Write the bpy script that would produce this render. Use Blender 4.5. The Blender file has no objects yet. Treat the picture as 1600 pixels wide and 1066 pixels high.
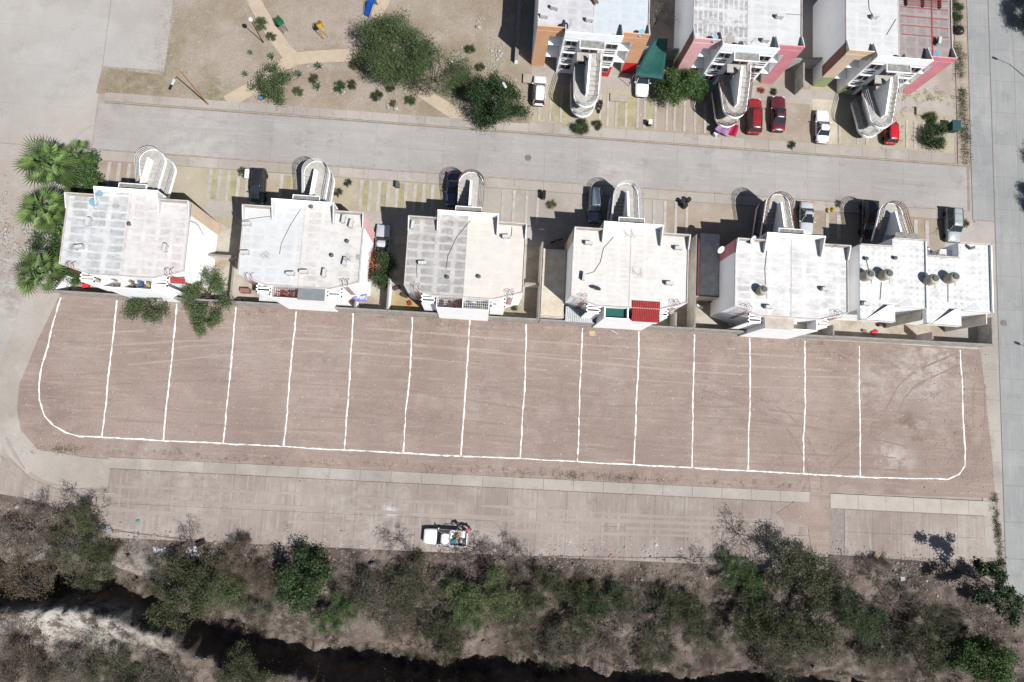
import bpy, math, random
import numpy as np
from mathutils import Vector, Matrix, Euler
R = math.radians
random.seed(7); rng = np.random.default_rng(7)
S = bpy.context.scene
COL = S.collection

# ------------------------------------------------------------------ camera
CAM_LOC = (43.32, 4.30, 82.95); FPX = 1067.0
def _rot():
    p, r, y = R(6.61), R(-3.13), R(3.42)
    cr, sr, cp, sp, c, s = math.cos(r), math.sin(r), math.cos(p), math.sin(p), math.cos(y), math.sin(y)
    Rx = np.array([[1,0,0],[0,cp,-sp],[0,sp,cp]]); Ry = np.array([[cr,0,sr],[0,1,0],[-sr,0,cr]]); Rz = np.array([[c,-s,0],[s,c,0],[0,0,1]])
    return Rz @ Rx @ Ry
CR = _rot()
cd = bpy.data.cameras.new('camera'); cam = bpy.data.objects.new('camera', cd); COL.objects.link(cam)
cd.sensor_fit = 'HORIZONTAL'; cd.sensor_width = 36; cd.lens = 36*FPX/1600; cd.clip_end = 2000; cd.clip_start = 1
cam.matrix_world = Matrix.Translation(CAM_LOC) @ Matrix([list(map(float, r)) for r in CR]).to_4x4()
S.camera = cam
def at(px, py, z=0.0):
    """ground point seen at a point of the photograph (1600 x 1066), on the level z"""
    d = CR @ np.array([(px-800)/FPX, -(py-533)/FPX, -1.0]); t = (z-CAM_LOC[2])/d[2]
    return (CAM_LOC[0]+t*d[0], CAM_LOC[1]+t*d[1])

# ------------------------------------------------------------------ light
SUN_EL, SUN_AZ = 57.0, 128.0           # azimuth clockwise from +Y
w = bpy.data.worlds.new('World'); S.world = w; w.use_nodes = True
nt = w.node_tree; bg = nt.nodes['Background']
sky = nt.nodes.new('ShaderNodeTexSky'); sky.sky_type = 'NISHITA'; sky.sun_disc = False
sky.sun_elevation = R(SUN_EL); sky.sun_rotation = R(SUN_AZ)
nt.links.new(sky.outputs[0], bg.inputs[0]); bg.inputs[1].default_value = 0.05
sd = bpy.data.lights.new('sun', 'SUN'); sd.energy = 5.0; sd.angle = R(0.5); sd.color = (1.0, 0.98, 0.95)
so = bpy.data.objects.new('sun', sd); COL.objects.link(so)
sv = Vector((math.sin(R(SUN_AZ))*math.cos(R(SUN_EL)), math.cos(R(SUN_AZ))*math.cos(R(SUN_EL)), math.sin(R(SUN_EL))))
so.rotation_euler = sv.to_track_quat('Z', 'Y').to_euler(); so.location = (0, 0, 120)
S.view_settings.view_transform = 'Standard'; S.view_settings.look = 'None'
S.view_settings.exposure = 0.72; S.view_settings.gamma = 1.0; S.view_settings.use_curve_mapping = False

# ------------------------------------------------------------------ materials
def lin(c):
    return tuple((x/255/12.92 if x/255 <= .04045 else ((x/255+.055)/1.055)**2.4) for x in c)
ILL = 2.17
def A(r, g, b, k=1.0):                 # real colour from a sunlit sRGB value
    return tuple(min(.82, x/ILL*k) for x in lin((r, g, b))) + (1,)
def AV(r, g, b): return A(r, g, b, 1.75)      # the same for a sunlit upright wall
LK = .56
def D(*c): return tuple(x*LK for x in c[:3])+(1,)
_m = {}
def mat(name, c1, c2=None, scale=1.0, rough=.85, bump=0.0, bscale=None, metal=0.0, spec=.3, contrast=(.35, .65), c3=None, s3=8.0,
        stretch=(1, 1, 1), coords='pos', rnd=0.0, coat=0.0, det=6, bdist=.05):
    if name in _m: return _m[name]
    m = bpy.data.materials.new(name); m.use_nodes = True; _m[name] = m
    N, L = m.node_tree.nodes, m.node_tree.links; b = N['Principled BSDF']
    b.inputs['Roughness'].default_value = rough; b.inputs['Metallic'].default_value = metal
    b.inputs['Specular IOR Level'].default_value = spec
    if coat: b.inputs['Coat Weight'].default_value = coat; b.inputs['Coat Roughness'].default_value = .06
    b.inputs['Base Color'].default_value = c1
    def vec():
        if coords == 'pos': o = N.new('ShaderNodeNewGeometry').outputs['Position']
        else: o = N.new('ShaderNodeTexCoord').outputs['Object']
        mp = N.new('ShaderNodeMapping'); mp.inputs['Scale'].default_value = stretch; L.new(o, mp.inputs[0]); return mp.outputs[0]
    last = None
    if c2 or bump: v = vec()
    if c2:
        n = N.new('ShaderNodeTexNoise'); n.inputs['Scale'].default_value = scale; n.inputs['Detail'].default_value = det; n.inputs['Roughness'].default_value = .65
        L.new(v, n.inputs['Vector'])
        mr = N.new('ShaderNodeMapRange'); mr.inputs[1].default_value, mr.inputs[2].default_value = contrast; L.new(n.outputs[0], mr.inputs[0])
        mx = N.new('ShaderNodeMix'); mx.data_type = 'RGBA'; mx.inputs[6].default_value = c1; mx.inputs[7].default_value = c2
        L.new(mr.outputs[0], mx.inputs[0]); last = mx.outputs[2]
        if c3:
            n2 = N.new('ShaderNodeTexNoise'); n2.inputs['Scale'].default_value = s3; n2.inputs['Detail'].default_value = 4; L.new(v, n2.inputs['Vector'])
            r2 = N.new('ShaderNodeMapRange'); r2.inputs[1].default_value = .56; r2.inputs[2].default_value = .72; L.new(n2.outputs[0], r2.inputs[0])
            m2 = N.new('ShaderNodeMix'); m2.data_type = 'RGBA'; L.new(last, m2.inputs[6]); m2.inputs[7].default_value = c3; L.new(r2.outputs[0], m2.inputs[0]); last = m2.outputs[2]
    if rnd:
        oi = N.new('ShaderNodeObjectInfo'); r3 = N.new('ShaderNodeMapRange'); r3.inputs[3].default_value = 1-rnd; r3.inputs[4].default_value = 1+rnd
        L.new(oi.outputs['Random'], r3.inputs[0]); h = N.new('ShaderNodeHueSaturation'); L.new(r3.outputs[0], h.inputs['Value'])
        if last: L.new(last, h.inputs['Color'])
        else: h.inputs['Color'].default_value = c1
        last = h.outputs[0]
    if last: L.new(last, b.inputs['Base Color'])
    if bump:
        nb = N.new('ShaderNodeTexNoise'); nb.inputs['Scale'].default_value = bscale or scale*6; nb.inputs['Detail'].default_value = 5; L.new(v, nb.inputs['Vector'])
        bp = N.new('ShaderNodeBump'); bp.inputs['Strength'].default_value = bump; bp.inputs['Distance'].default_value = bdist; L.new(nb.outputs[0], bp.inputs['Height']); L.new(bp.outputs[0], b.inputs['Normal'])
    m['last'] = 1
    return m
def flat(name, c, rough=.6, **k): return mat(name, c, rough=rough, **k)

def ground_mat(name, base, alt, pale, streak_dir=None, patches=(), fine=(.5, 1.5), bump=.5, specks=True, big=.09, lines=None, rnd=0, stain=0):
    """soil / concrete: large blotches, wheel streaks, fine grain, pale or stained patches at given places"""
    if name in _m: return _m[name]
    m = bpy.data.materials.new(name); m.use_nodes = True; _m[name] = m
    N, L = m.node_tree.nodes, m.node_tree.links; b = N['Principled BSDF']; b.inputs['Roughness'].default_value = .95; b.inputs['Specular IOR Level'].default_value = .15
    g = N.new('ShaderNodeNewGeometry').outputs['Position']
    def noise(sc, det=6, st=(1, 1, 1), rough=.6, rot=0):
        mp = N.new('ShaderNodeMapping'); mp.inputs['Scale'].default_value = st; mp.inputs['Rotation'].default_value = (0, 0, rot); L.new(g, mp.inputs[0])
        n = N.new('ShaderNodeTexNoise'); n.inputs['Scale'].default_value = sc; n.inputs['Detail'].default_value = det; n.inputs['Roughness'].default_value = rough
        L.new(mp.outputs[0], n.inputs['Vector']); return n.outputs[0]
    def rng_(v, a, b_, c=0., d=1.):
        r = N.new('ShaderNodeMapRange'); L.new(v, r.inputs[0]); r.inputs[1].default_value = a; r.inputs[2].default_value = b_; r.inputs[3].default_value = c; r.inputs[4].default_value = d; return r.outputs[0]
    def mix(a, bb, f):
        x = N.new('ShaderNodeMix'); x.data_type = 'RGBA'
        for s, i in ((a, 6), (bb, 7)):
            if isinstance(s, tuple): x.inputs[i].default_value = s
            else: L.new(s, x.inputs[i])
        if isinstance(f, (int, float)): x.inputs[0].default_value = f
        else: L.new(f, x.inputs[0])
        return x.outputs[2]
    def mul(a, bb):
        x = N.new('ShaderNodeMath'); x.operation = 'MULTIPLY'; L.new(a, x.inputs[0])
        if isinstance(bb, (int, float)): x.inputs[1].default_value = bb
        else: L.new(bb, x.inputs[1])
        return x.outputs[0]
    c = mix(base, alt, rng_(noise(big, 8), .4, .6))
    c = mix(c, pale, mul(rng_(noise(big*2.7, 7), .52, .72), .6))
    if streak_dir is not None:
        st = (.12, 1.8, 1) if streak_dir == 0 else (1.8, .12, 1)
        c = mix(c, alt, mul(rng_(noise(.8, 5, st), .5, .68), .75))
        c = mix(c, pale, mul(rng_(noise(1.7, 5, st), .54, .74), .7))
    if stain:
        c = mix(c, tuple(x*.72 for x in alt[:3])+(1,), mul(rng_(noise(.33, 9, rough=.72), .55, .68), stain))
        c = mix(c, tuple(x*.6 for x in alt[:3])+(1,), mul(rng_(noise(1.1, 8, rough=.7), .66, .74), stain))
    for (px, py, rad, colr, amt) in patches:
        x, y = at(px, py)
        dv = N.new('ShaderNodeVectorMath'); dv.operation = 'DISTANCE'; L.new(g, dv.inputs[0]); dv.inputs[1].default_value = (x, y, 0)
        msk = mul(rng_(dv.outputs['Value'], rad, rad*.25), rng_(noise(.55, 7, (1, 1.4, 1), .7), .42, .6))
        c = mix(c, colr, mul(msk, amt))
    fn = noise(6.5, 6, rough=.75)
    h = N.new('ShaderNodeHueSaturation'); L.new(c, h.inputs['Color']); L.new(rng_(fn, .25, .75, fine[0], fine[1]), h.inputs['Value'])
    c = h.outputs[0]
    if rnd:
        oi = N.new('ShaderNodeObjectInfo'); hs2 = N.new('ShaderNodeHueSaturation'); L.new(c, hs2.inputs['Color']); L.new(rng_(oi.outputs['Random'], 0, 1, 1-rnd, 1+rnd), hs2.inputs['Value']); c = hs2.outputs[0]
    if specks:
        vv = N.new('ShaderNodeTexVoronoi'); vv.inputs['Scale'].default_value = 1.1; L.new(g, vv.inputs['Vector'])
        c = mix(c, tuple(x*1.6 for x in pale[:3])+(1,), mul(rng_(vv.outputs['Distance'], .09, .05), .7))
    L.new(c, b.inputs['Base Color'])
    bp = N.new('ShaderNodeBump'); bp.inputs['Strength'].default_value = bump; bp.inputs['Distance'].default_value = .06; L.new(noise(4.5, 6), bp.inputs['Height']); L.new(bp.outputs[0], b.inputs['Normal'])
    return m

def roof_mat(name, base, dirt, line, px=.85, py=1.6, amount=.6, lw=.2, dots=False, ox=0., oy=0., bias=.5):
    """cement roof: the coffers of the slab below print through as weathered cells between paler ribs"""
    m = bpy.data.materials.new(name); m.use_nodes = True
    N, L = m.node_tree.nodes, m.node_tree.links; b = N['Principled BSDF']; b.inputs['Roughness'].default_value = .9; b.inputs['Specular IOR Level'].default_value = .2
    g = N.new('ShaderNodeNewGeometry').outputs['Position']; sp = N.new('ShaderNodeSeparateXYZ'); L.new(g, sp.inputs[0])
    def math_(op, a, c=None):
        x = N.new('ShaderNodeMath'); x.operation = op
        for s, i in ((a, 0), (c, 1)):
            if s is None: continue
            if isinstance(s, (int, float)): x.inputs[i].default_value = s
            else: L.new(s, x.inputs[i])
        return x.outputs[0]
    def nz(sc, det=6, rough=.65, st=(1, 1, 1)):
        mp = N.new('ShaderNodeMapping'); mp.inputs['Scale'].default_value = st; L.new(g, mp.inputs[0])
        n = N.new('ShaderNodeTexNoise'); n.inputs['Scale'].default_value = sc; n.inputs['Detail'].default_value = det; n.inputs['Roughness'].default_value = rough; L.new(mp.outputs[0], n.inputs['Vector']); return n.outputs[0]
    def rg(v, a, b_, c=0., d=1.):
        r = N.new('ShaderNodeMapRange'); L.new(v, r.inputs[0])
        for i, q in enumerate((a, b_, c, d)): r.inputs[i+1].default_value = q
        return r.outputs[0]
    wob = rg(nz(1.3, 3), .3, .7, -.07, .07)
    def cell(o, p, off):
        f = math_('FRACT', math_('ADD', math_('DIVIDE', math_('ADD', math_('ADD', o, wob), off), p), 100.))
        d = math_('ABSOLUTE', math_('SUBTRACT', f, .5))          # 0 mid cell .. .5 at rib
        return rg(d, .5-lw*.45, .5-lw*.9) 
    cm = math_('MULTIPLY', cell(sp.outputs[0], px, ox), cell(sp.outputs[1], py, oy))
    dn = rg(nz(.42, 7), bias-.12, bias+.13)
    dn2 = rg(nz(2.2, 6, .7), .35, .7, .45, 1.)
    f = math_('MULTIPLY', math_('MULTIPLY', math_('MULTIPLY', cm, dn), dn2), amount)
    def mix(a, bb, fc):
        x = N.new('ShaderNodeMix'); x.data_type = 'RGBA'
        for s, i in ((a, 6), (bb, 7)):
            if isinstance(s, tuple): x.inputs[i].default_value = s
            else: L.new(s, x.inputs[i])
        L.new(fc, x.inputs[0]); return x.outputs[2]
    c = mix(base, line, rg(nz(.9, 6), .4, .7)); c = mix(c, dirt, f); c = mix(c, dirt, math_('MULTIPLY', rg(nz(.55, 8, .72, (1,2.2,1)), .5, .66), amount*.55))
    c = mix(c, tuple(x*.55 for x in dirt[:3])+(1,), math_('MULTIPLY', rg(nz(1.1, 8, .75), .6, .74), amount*.6))
    hs = N.new('ShaderNodeHueSaturation'); L.new(c, hs.inputs['Color']); L.new(rg(nz(9, 4), .3, .7, .9, 1.06), hs.inputs['Value'])
    L.new(hs.outputs[0], b.inputs['Base Color'])
    return m

BR = A(176,160,146)
CONC = ground_mat('street_concrete', A(189,184,181), A(177,172,169), A(200,195,192), 0, fine=(.86,1.12), bump=.15, specks=False, rnd=.035, stain=.55, patches=[(300,225,9,A(204,198,192),.8),(960,275,5,A(206,203,200),.8),(915,262,1.6,A(140,130,124),.6),(690,240,3,A(196,186,180),.6),(200,150,7,A(196,184,172),.6)])
CONC_R = ground_mat('road_concrete', A(176,177,175), A(165,166,166), A(192,192,190), 1, fine=(.86,1.12), bump=.15, specks=False, rnd=.04, stain=.5)
CONC_S = ground_mat('dusty_concrete', A(182,170,162), A(164,151,144), A(208,199,192), 1, fine=(.83,1.14), bump=.2, specks=False, rnd=.04, stain=.7, patches=[(610,798,1.3,A(232,228,226),.9),(300,760,7,A(196,184,176),.7),(560,800,6,A(200,190,182),.6),(1390,820,5,A(160,142,134),.7),(1150,790,6,A(160,143,136),.7),(700,760,6,A(165,150,142),.6),(1500,850,4,A(200,192,184),.7),(900,840,4,A(198,186,178),.6)])
CONC_W = ground_mat('walk_concrete', A(196,188,180), A(180,171,162), A(212,205,198), None, fine=(.84,1.14), bump=.2, specks=False, rnd=.04, stain=.6)
CONC_P = ground_mat('plaza_concrete', A(199,194,188), A(188,181,174), A(212,207,201), None, fine=(.88,1.1), bump=.15, specks=False, stain=.4, patches=[(30,380,9,BR,.8),(15,300,9,A(190,172,160),.7),(90,220,7,A(196,182,170),.7),(20,450,6,A(160,150,142),.7),(120,150,8,A(208,202,196),.7),(180,80,9,A(196,196,196),.6),(150,200,6,A(194,180,168),.6),(60,120,8,A(190,188,186),.6),(230,60,6,A(190,180,172),.5)])
DIRT = ground_mat('lot_soil', A(179,160,150), A(163,144,135), A(198,183,173), 0, fine=(.8,1.18), bump=1., stain=.45, patches=[(370,560,6,A(186,174,168),.7),(540,540,7,A(184,172,166),.6),(600,650,6,A(158,140,132),.6),(760,600,6,A(182,168,160),.6),(860,680,6,A(156,138,131),.6),(960,600,7,A(184,172,166),.5),(1120,640,6,A(184,170,163),.6),(1050,700,7,A(158,140,133),.5),(330,650,7,A(160,142,134),.6),(90,640,4,A(150,132,124),.7),(1180,560,6,A(166,148,134),.6),(620,520,9,A(164,146,130),.5),(1350,600,4,A(198,188,182),.7),(1460,560,3,A(216,210,204),.8),(1430,640,4,A(140,124,118),.6),
    (1440,590,7.5,A(205,196,190),.8),(1400,705,3.5,A(222,214,208),.8),(1240,620,6,A(188,172,165),.7),(1030,550,4,A(184,172,155),.7),
    (1420,670,4.2,A(128,106,95),.75),(250,690,9,A(185,170,164),.6),(480,620,5,A(190,176,170),.5),(130,560,5,A(180,166,158),.6),(1300,560,5,A(150,125,110),.5),
    (880,540,6,A(160,140,122),.5),(700,520,8,A(158,138,122),.5),(1500,690,5,A(140,122,114),.5)])
PARK = ground_mat('park_soil', A(182,169,155), A(164,149,130), A(196,184,172), None, fine=(.7,1.3), bump=.7, big=.16, patches=[
    (530,50,7,A(186,172,164),.9),(690,120,5,A(120,124,80),.75),(220,128,6,A(150,138,108),.9),(770,110,4,A(150,150,110),.6),(340,150,3,A(120,120,70),.7)])
GROUND = ground_mat('ground_soil', A(190,178,168), A(172,158,148), A(202,192,184), None, fine=(.8,1.2), bump=.5)
YARD = ground_mat('yard_floor', A(208,200,186), A(178,164,144), A(222,215,204), None, fine=(.8,1.15), bump=.3, big=.35)
FORE = ground_mat('forecourt_soil', A(198,188,166), A(186,174,150), A(204,196,180), None, fine=(.78,1.18), bump=.4, big=.2)
FORE2 = ground_mat('forecourt_soil_grey', A(186,172,156), A(172,156,140), A(200,190,178), None, fine=(.78,1.18), bump=.4, big=.2)
SLOPE = ground_mat('ravine_soil', A(132,119,111), A(92,81,74), A(168,156,148), None, fine=(.4,1.55), bump=1., big=.2, patches=[(60,978,5,A(222,216,206),1.),(120,978,5,A(228,222,212),1.),(180,980,5,A(222,216,206),1.),(0,985,4,A(190,184,176),1.),(30,925,6.5,A(196,192,184),1.),(110,925,7,A(196,192,184),1.),(190,935,7,A(190,186,178),1.),(250,960,5,A(180,174,166),1.),(235,1015,4,A(190,184,172),1.),(480,985,6,A(170,158,148),.8)])
STRIP = mat('strip_concrete', A(208,203,196), A(186,178,170), 1.2, .9, .2, rnd=.06)
WHITE = mat('white_plaster', (.8,.8,.8,1), (.7,.7,.69,1), .8, .85, .1, 14, contrast=(.5,.8))
WHITE2 = mat('cool_white_plaster', (.76,.79,.82,1), (.66,.69,.71,1), .8, .85, .1, 14, contrast=(.5,.8))
CREAM = mat('cream_plaster', AV(216,208,196), AV(190,180,165), .8, .88, .1, 14)
CURBW = mat('roof_edge_plaster', A(240,234,228), A(214,196,186), 1.4, .85)
GREYW = mat('grey_block_wall', AV(176,172,168), AV(140,136,130), 1.2, .92, .3, 10)
FINW = mat('parapet_grey', AV(205,205,205), AV(180,180,182), 1.0, .9)
ORANGE = mat('orange_paint', AV(212,164,128), AV(198,150,116), .7, .85)
PINK = mat('pink_paint', AV(232,184,184), AV(216,166,168), .7, .85)
PINK2 = mat('rose_paint', AV(214,140,148), AV(198,128,136), .7, .85)
TAN = mat('tan_paint', AV(214,192,168), AV(200,178,154), .7, .85)
GREEN = mat('green_paint', AV(150,164,118), AV(138,152,106), .7, .85)
REDP = mat('red_paint', AV(206,40,42), AV(180,34,38), .7, .8)
CYAN = mat('teal_paint', AV(70,170,178), AV(60,150,160), .7, .8)
BROWNP = mat('brown_paint', AV(140,98,88), AV(120,84,76), .7, .85)
GLASS = flat('dark_glass', (.015,.02,.025,1), .08, spec=.6)
FRAME = flat('window_frame_metal', AV(200,200,200), .5)
IRON = flat('iron_bar', (.03,.02,.022,1), .6)
IRONW = flat('white_bar', A(235,235,235), .5)
IRONR = mat('red_oxide_bar', A(150,72,60), A(120,60,52), 3, .7)
IRONB = flat('brown_bar', A(112,74,70), .6)
STEP = mat('step_concrete', A(214,211,204), A(186,182,174), 1.6, .9, .1)
SLABC = mat('canopy_cement', A(176,174,168), A(128,128,124), 3.0, .92)
RUBBER = flat('rubber', (.012,.012,.013,1), .8)
STEEL = flat('steel', A(170,172,175), .35, metal=.8)
BARK = mat('bark', D(.10,.075,.06), D(.055,.04,.032), 6, .95, .5, 12)
BARKP = mat('pale_twig', D(.25,.22,.20), D(.12,.10,.09), 4, .95)
TWIG = mat('dry_twig', D(.13,.10,.095), D(.07,.052,.05), 3, .95)
def leafmat(name, c1, c2, rough=.6, rnd=.18):
    m = mat(name, c1, c2, 1.6, rough, coords='pos', rnd=rnd, spec=.25, contrast=(.3,.7), det=3)
    b = m.node_tree.nodes['Principled BSDF']; 
    return m
L_MESQ = leafmat('mesquite_leaf', D(.07,.115,.042), D(.13,.18,.07))
L_DARK = leafmat('dark_leaf', D(.028,.056,.018), D(.06,.105,.036))
L_BRIGHT = leafmat('bright_leaf', D(.05,.10,.025), D(.09,.155,.045))
L_OLIVE = leafmat('olive_leaf', D(.045,.058,.024), D(.09,.10,.042))
L_GREY = leafmat('greygreen_leaf', D(.065,.072,.042), D(.11,.115,.07))
L_BROWN = leafmat('brown_leaf', D(.085,.062,.04), D(.15,.115,.075))
L_PALM = leafmat('palm_leaf', D(.12,.20,.055), D(.19,.28,.095), .5, .35)
L_AGAVE = leafmat('agave_leaf', D(.10,.17,.11), D(.16,.23,.17), .6)
L_YEL = leafmat('yellow_green_leaf', D(.075,.11,.035), D(.12,.155,.06))
L_RED = leafmat('red_flower', D(.42,.06,.04), D(.55,.12,.07))
L_STRAW = leafmat('dry_grass', D(.22,.19,.11), D(.14,.15,.07))

# ------------------------------------------------------------------ object helpers
def tag(o, label=None, cat=None, group=None, kind=None):
    for k, v in (('label', label), ('category', cat), ('group', group), ('kind', kind)):
        if v: o[k] = v
    return o
def empty(name, loc=(0,0,0), rz=0, parent=None):
    o = bpy.data.objects.new(name, None); COL.objects.link(o); o.location = loc; o.rotation_euler = (0,0,rz); o.empty_display_size = .3
    if parent: o.parent = parent
    return o
def link(name, me, m=None, parent=None, loc=(0,0,0), rz=0.0):
    o = bpy.data.objects.new(name, me); COL.objects.link(o)
    if m and not me.materials: me.materials.append(m)
    if parent: o.parent = parent
    o.location = loc; o.rotation_euler = (0,0,rz)
    return o
def copy_tree(o, parent=None):
    c = o.copy(); COL.objects.link(c); c.parent = parent
    for ch in o.children: copy_tree(ch, c)
    return c
class MB:
    def __init__(s): s.v = []; s.f = []
    def add(s, vs, fs):
        n = len(s.v); s.v += [tuple(map(float, v)) for v in vs]; s.f += [tuple(i+n for i in f) for f in fs]; return s
    def box(s, x0, y0, z0, x1, y1, z1):
        x0, x1 = sorted((x0, x1)); y0, y1 = sorted((y0, y1)); z0, z1 = sorted((z0, z1))
        return s.add([(x0,y0,z0),(x1,y0,z0),(x1,y1,z0),(x0,y1,z0),(x0,y0,z1),(x1,y0,z1),(x1,y1,z1),(x0,y1,z1)],
                     [(0,3,2,1),(4,5,6,7),(0,1,5,4),(1,2,6,5),(2,3,7,6),(3,0,4,7)])
    def obox(s, c, size, rz=0, rx=0, ry=0):
        E_ = Euler((rx, ry, rz)).to_matrix(); hx, hy, hz = (q/2 for q in size)
        vs = [Vector(c)+E_@Vector((a*hx, b*hy, d*hz)) for d in (-1,1) for a, b in ((-1,-1),(1,-1),(1,1),(-1,1))]
        return s.add(vs, [(0,3,2,1),(4,5,6,7),(0,1,5,4),(1,2,6,5),(2,3,7,6),(3,0,4,7)])
    def prism(s, poly, z0, z1):
        a = sum(poly[i][0]*poly[(i+1)%len(poly)][1]-poly[(i+1)%len(poly)][0]*poly[i][1] for i in range(len(poly)))
        if a < 0: poly = poly[::-1]
        n = len(poly)
        return s.add([(x,y,z0) for x,y in poly]+[(x,y,z1) for x,y in poly],
                     [tuple(range(n-1,-1,-1)), tuple(range(n,2*n))]+[(i,(i+1)%n,n+(i+1)%n,n+i) for i in range(n)])
    def tube(s, pts, rad, n=5, cap=True):
        pts = [Vector(p) for p in pts]; rr = rad if isinstance(rad, (list, tuple)) else [rad]*len(pts)
        base = len(s.v); up = Vector((0,0,1))
        for i, p in enumerate(pts):
            t = (pts[min(i+1, len(pts)-1)]-pts[max(i-1, 0)])
            t = t.normalized() if t.length > 1e-9 else up
            a = t.cross(up if abs(t.z) < .9 else Vector((1,0,0))).normalized(); b = t.cross(a)
            for k in range(n):
                q = 2*math.pi*k/n; s.v.append(tuple(p+(a*math.cos(q)+b*math.sin(q))*rr[i]))
        for i in range(len(pts)-1):
            for k in range(n):
                k2 = (k+1) % n; s.f.append((base+i*n+k, base+i*n+k2, base+(i+1)*n+k2, base+(i+1)*n+k))
        if cap:
            s.f.append(tuple(base+k for k in range(n-1,-1,-1))); s.f.append(tuple(base+(len(pts)-1)*n+k for k in range(n)))
        return s
    def lathe(s, c, prof, n=14):
        base = len(s.v)
        for r_, z in prof:
            for k in range(n):
                q = 2*math.pi*k/n; s.v.append((c[0]+r_*math.cos(q), c[1]+r_*math.sin(q), c[2]+z))
        for i in range(len(prof)-1):
            for k in range(n):
                k2 = (k+1) % n; s.f.append((base+i*n+k, base+i*n+k2, base+(i+1)*n+k2, base+(i+1)*n+k))
        s.f.append(tuple(base+k for k in range(n-1,-1,-1))); s.f.append(tuple(base+(len(prof)-1)*n+k for k in range(n)))
        return s
    def ball(s, c, r_, nu=8, nv=5, sq=(1,1,1)):
        pr = []
        for j in range(1, nv):
            a = math.pi*j/nv; pr.append((math.sin(a), -math.cos(a)))
        b0 = len(s.v); s.lathe((0,0,0), pr, nu)
        for i in range(b0, len(s.v)):
            v = s.v[i]; s.v[i] = (c[0]+v[0]*r_*sq[0], c[1]+v[1]*r_*sq[1], c[2]+v[2]*r_*sq[2])
        return s
    def mesh(s, name, smooth=False):
        me = bpy.data.meshes.new(name); me.from_pydata(s.v, [], s.f); me.update()
        if smooth: me.polygons.foreach_set('use_smooth', [True]*len(me.polygons))
        return me
    def build(s, name, m, parent=None, loc=(0,0,0), rz=0.0, smooth=False, bevel=0):
        o = link(name, s.mesh(name, smooth), m, parent, loc, rz)
        if bevel:
            b = o.modifiers.new('bevel', 'BEVEL'); b.width = bevel; b.segments = 2
        return o
def npmesh(name, V, F):
    """V (n,3), F (m,k) arrays"""
    me = bpy.data.meshes.new(name); V = np.asarray(V, dtype=np.float32); F = np.asarray(F, dtype=np.int32)
    me.vertices.add(len(V)); me.vertices.foreach_set('co', V.ravel())
    m_, k = F.shape; me.loops.add(m_*k); me.loops.foreach_set('vertex_index', F.ravel())
    me.polygons.add(m_); me.polygons.foreach_set('loop_start', np.arange(0, m_*k, k, dtype=np.int32))
    me.update(calc_edges=True); return me
def leafcards(P, size, r=rng, aspect=.55, flatness=0.0):
    """a small rhomboid blade at each point of P, any way up"""
    n = len(P); a = r.normal(size=(n,3)); a[:,2] *= (1-flatness); a /= np.linalg.norm(a, axis=1)[:,None]
    b = r.normal(size=(n,3)); b[:,2] *= (1-flatness); b -= (b*a).sum(1)[:,None]*a; b /= np.linalg.norm(b, axis=1)[:,None]
    sz = size*r.uniform(.6, 1.35, n)[:,None]; a = a*sz; b = b*sz*aspect
    V = np.stack([P-a, P-b*.9, P+a, P+b*.9], 1).reshape(-1,3)
    return V, np.arange(4*n).reshape(n,4)
# ------------------------------------------------------------------ vegetation
def skeleton(seed, Rr, H, trunk=.35, limbs=6, levels=3, splits=3, up=.5, wig=.35, r0=.16, lean=(0,0)):
    r = random.Random(seed); segs = []; tips = []
    def grow(p, d, L, rad, lev):
        n = 3; pts = [p]; q = p
        for i in range(n):
            d = (d+Vector((r.gauss(0,wig), r.gauss(0,wig), r.gauss(0,wig*.5)))*.5).normalized(); q = q+d*(L/n); pts.append(q)
        segs.append((pts, rad, rad*.55, lev))
        tips.append((pts[-1], lev)); tips.append((pts[-2], lev))
        if lev < levels:
            for k in range(splits):
                nd = (d+Vector((r.gauss(0,.75), r.gauss(0,.75), r.gauss(0,.45)+up*.12))).normalized()
                grow(pts[-1] if k < 2 else pts[-2], nd, L*r.uniform(.5,.8), rad*.55, lev+1)
    top = Vector((lean[0], lean[1], H*trunk)); segs.append(([Vector((0,0,-.5)), top*.5, top], r0, r0*.8, 0))
    for k in range(limbs):
        a = 2*math.pi*(k+r.random()*.7)/limbs; d = Vector((math.cos(a), math.sin(a), up*r.uniform(.5,1.6))).normalized()
        grow(top, d, Rr*r.uniform(.38,.55), r0*.55, 1)
    sx = max(1e-3, np.percentile([math.hypot(t[0].x-lean[0], t[0].y-lean[1]) for t in tips], 92))
    zt = max(t[0].z for t in tips)
    kx = Rr/sx; kz = (H-H*trunk)/max(.1, zt-H*trunk)
    f = lambda p: Vector((lean[0]*min(1,p.z/max(.01,H*trunk)) + (p.x-lean[0])*kx, lean[1]*min(1,p.z/max(.01,H*trunk)) + (p.y-lean[1])*kx, H*trunk+(p.z-H*trunk)*kz)) if p.z > H*trunk*.999 else p
    def g(p):
        if p.z < H*trunk*.6 and math.hypot(p.x, p.y) < .3: return p
        z = H*trunk+(p.z-H*trunk)*(kz if p.z > H*trunk else 1)
        return Vector(((p.x-lean[0])*kx+lean[0], (p.y-lean[1])*kx+lean[1], max(.1, z)))
    segs2 = [segs[0]]+[([g(p) for p in s[0]], s[1], s[2], s[3]) for s in segs[1:]]
    return segs2, [(g(t[0]), t[1]) for t in tips]
_veg = {}
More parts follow.
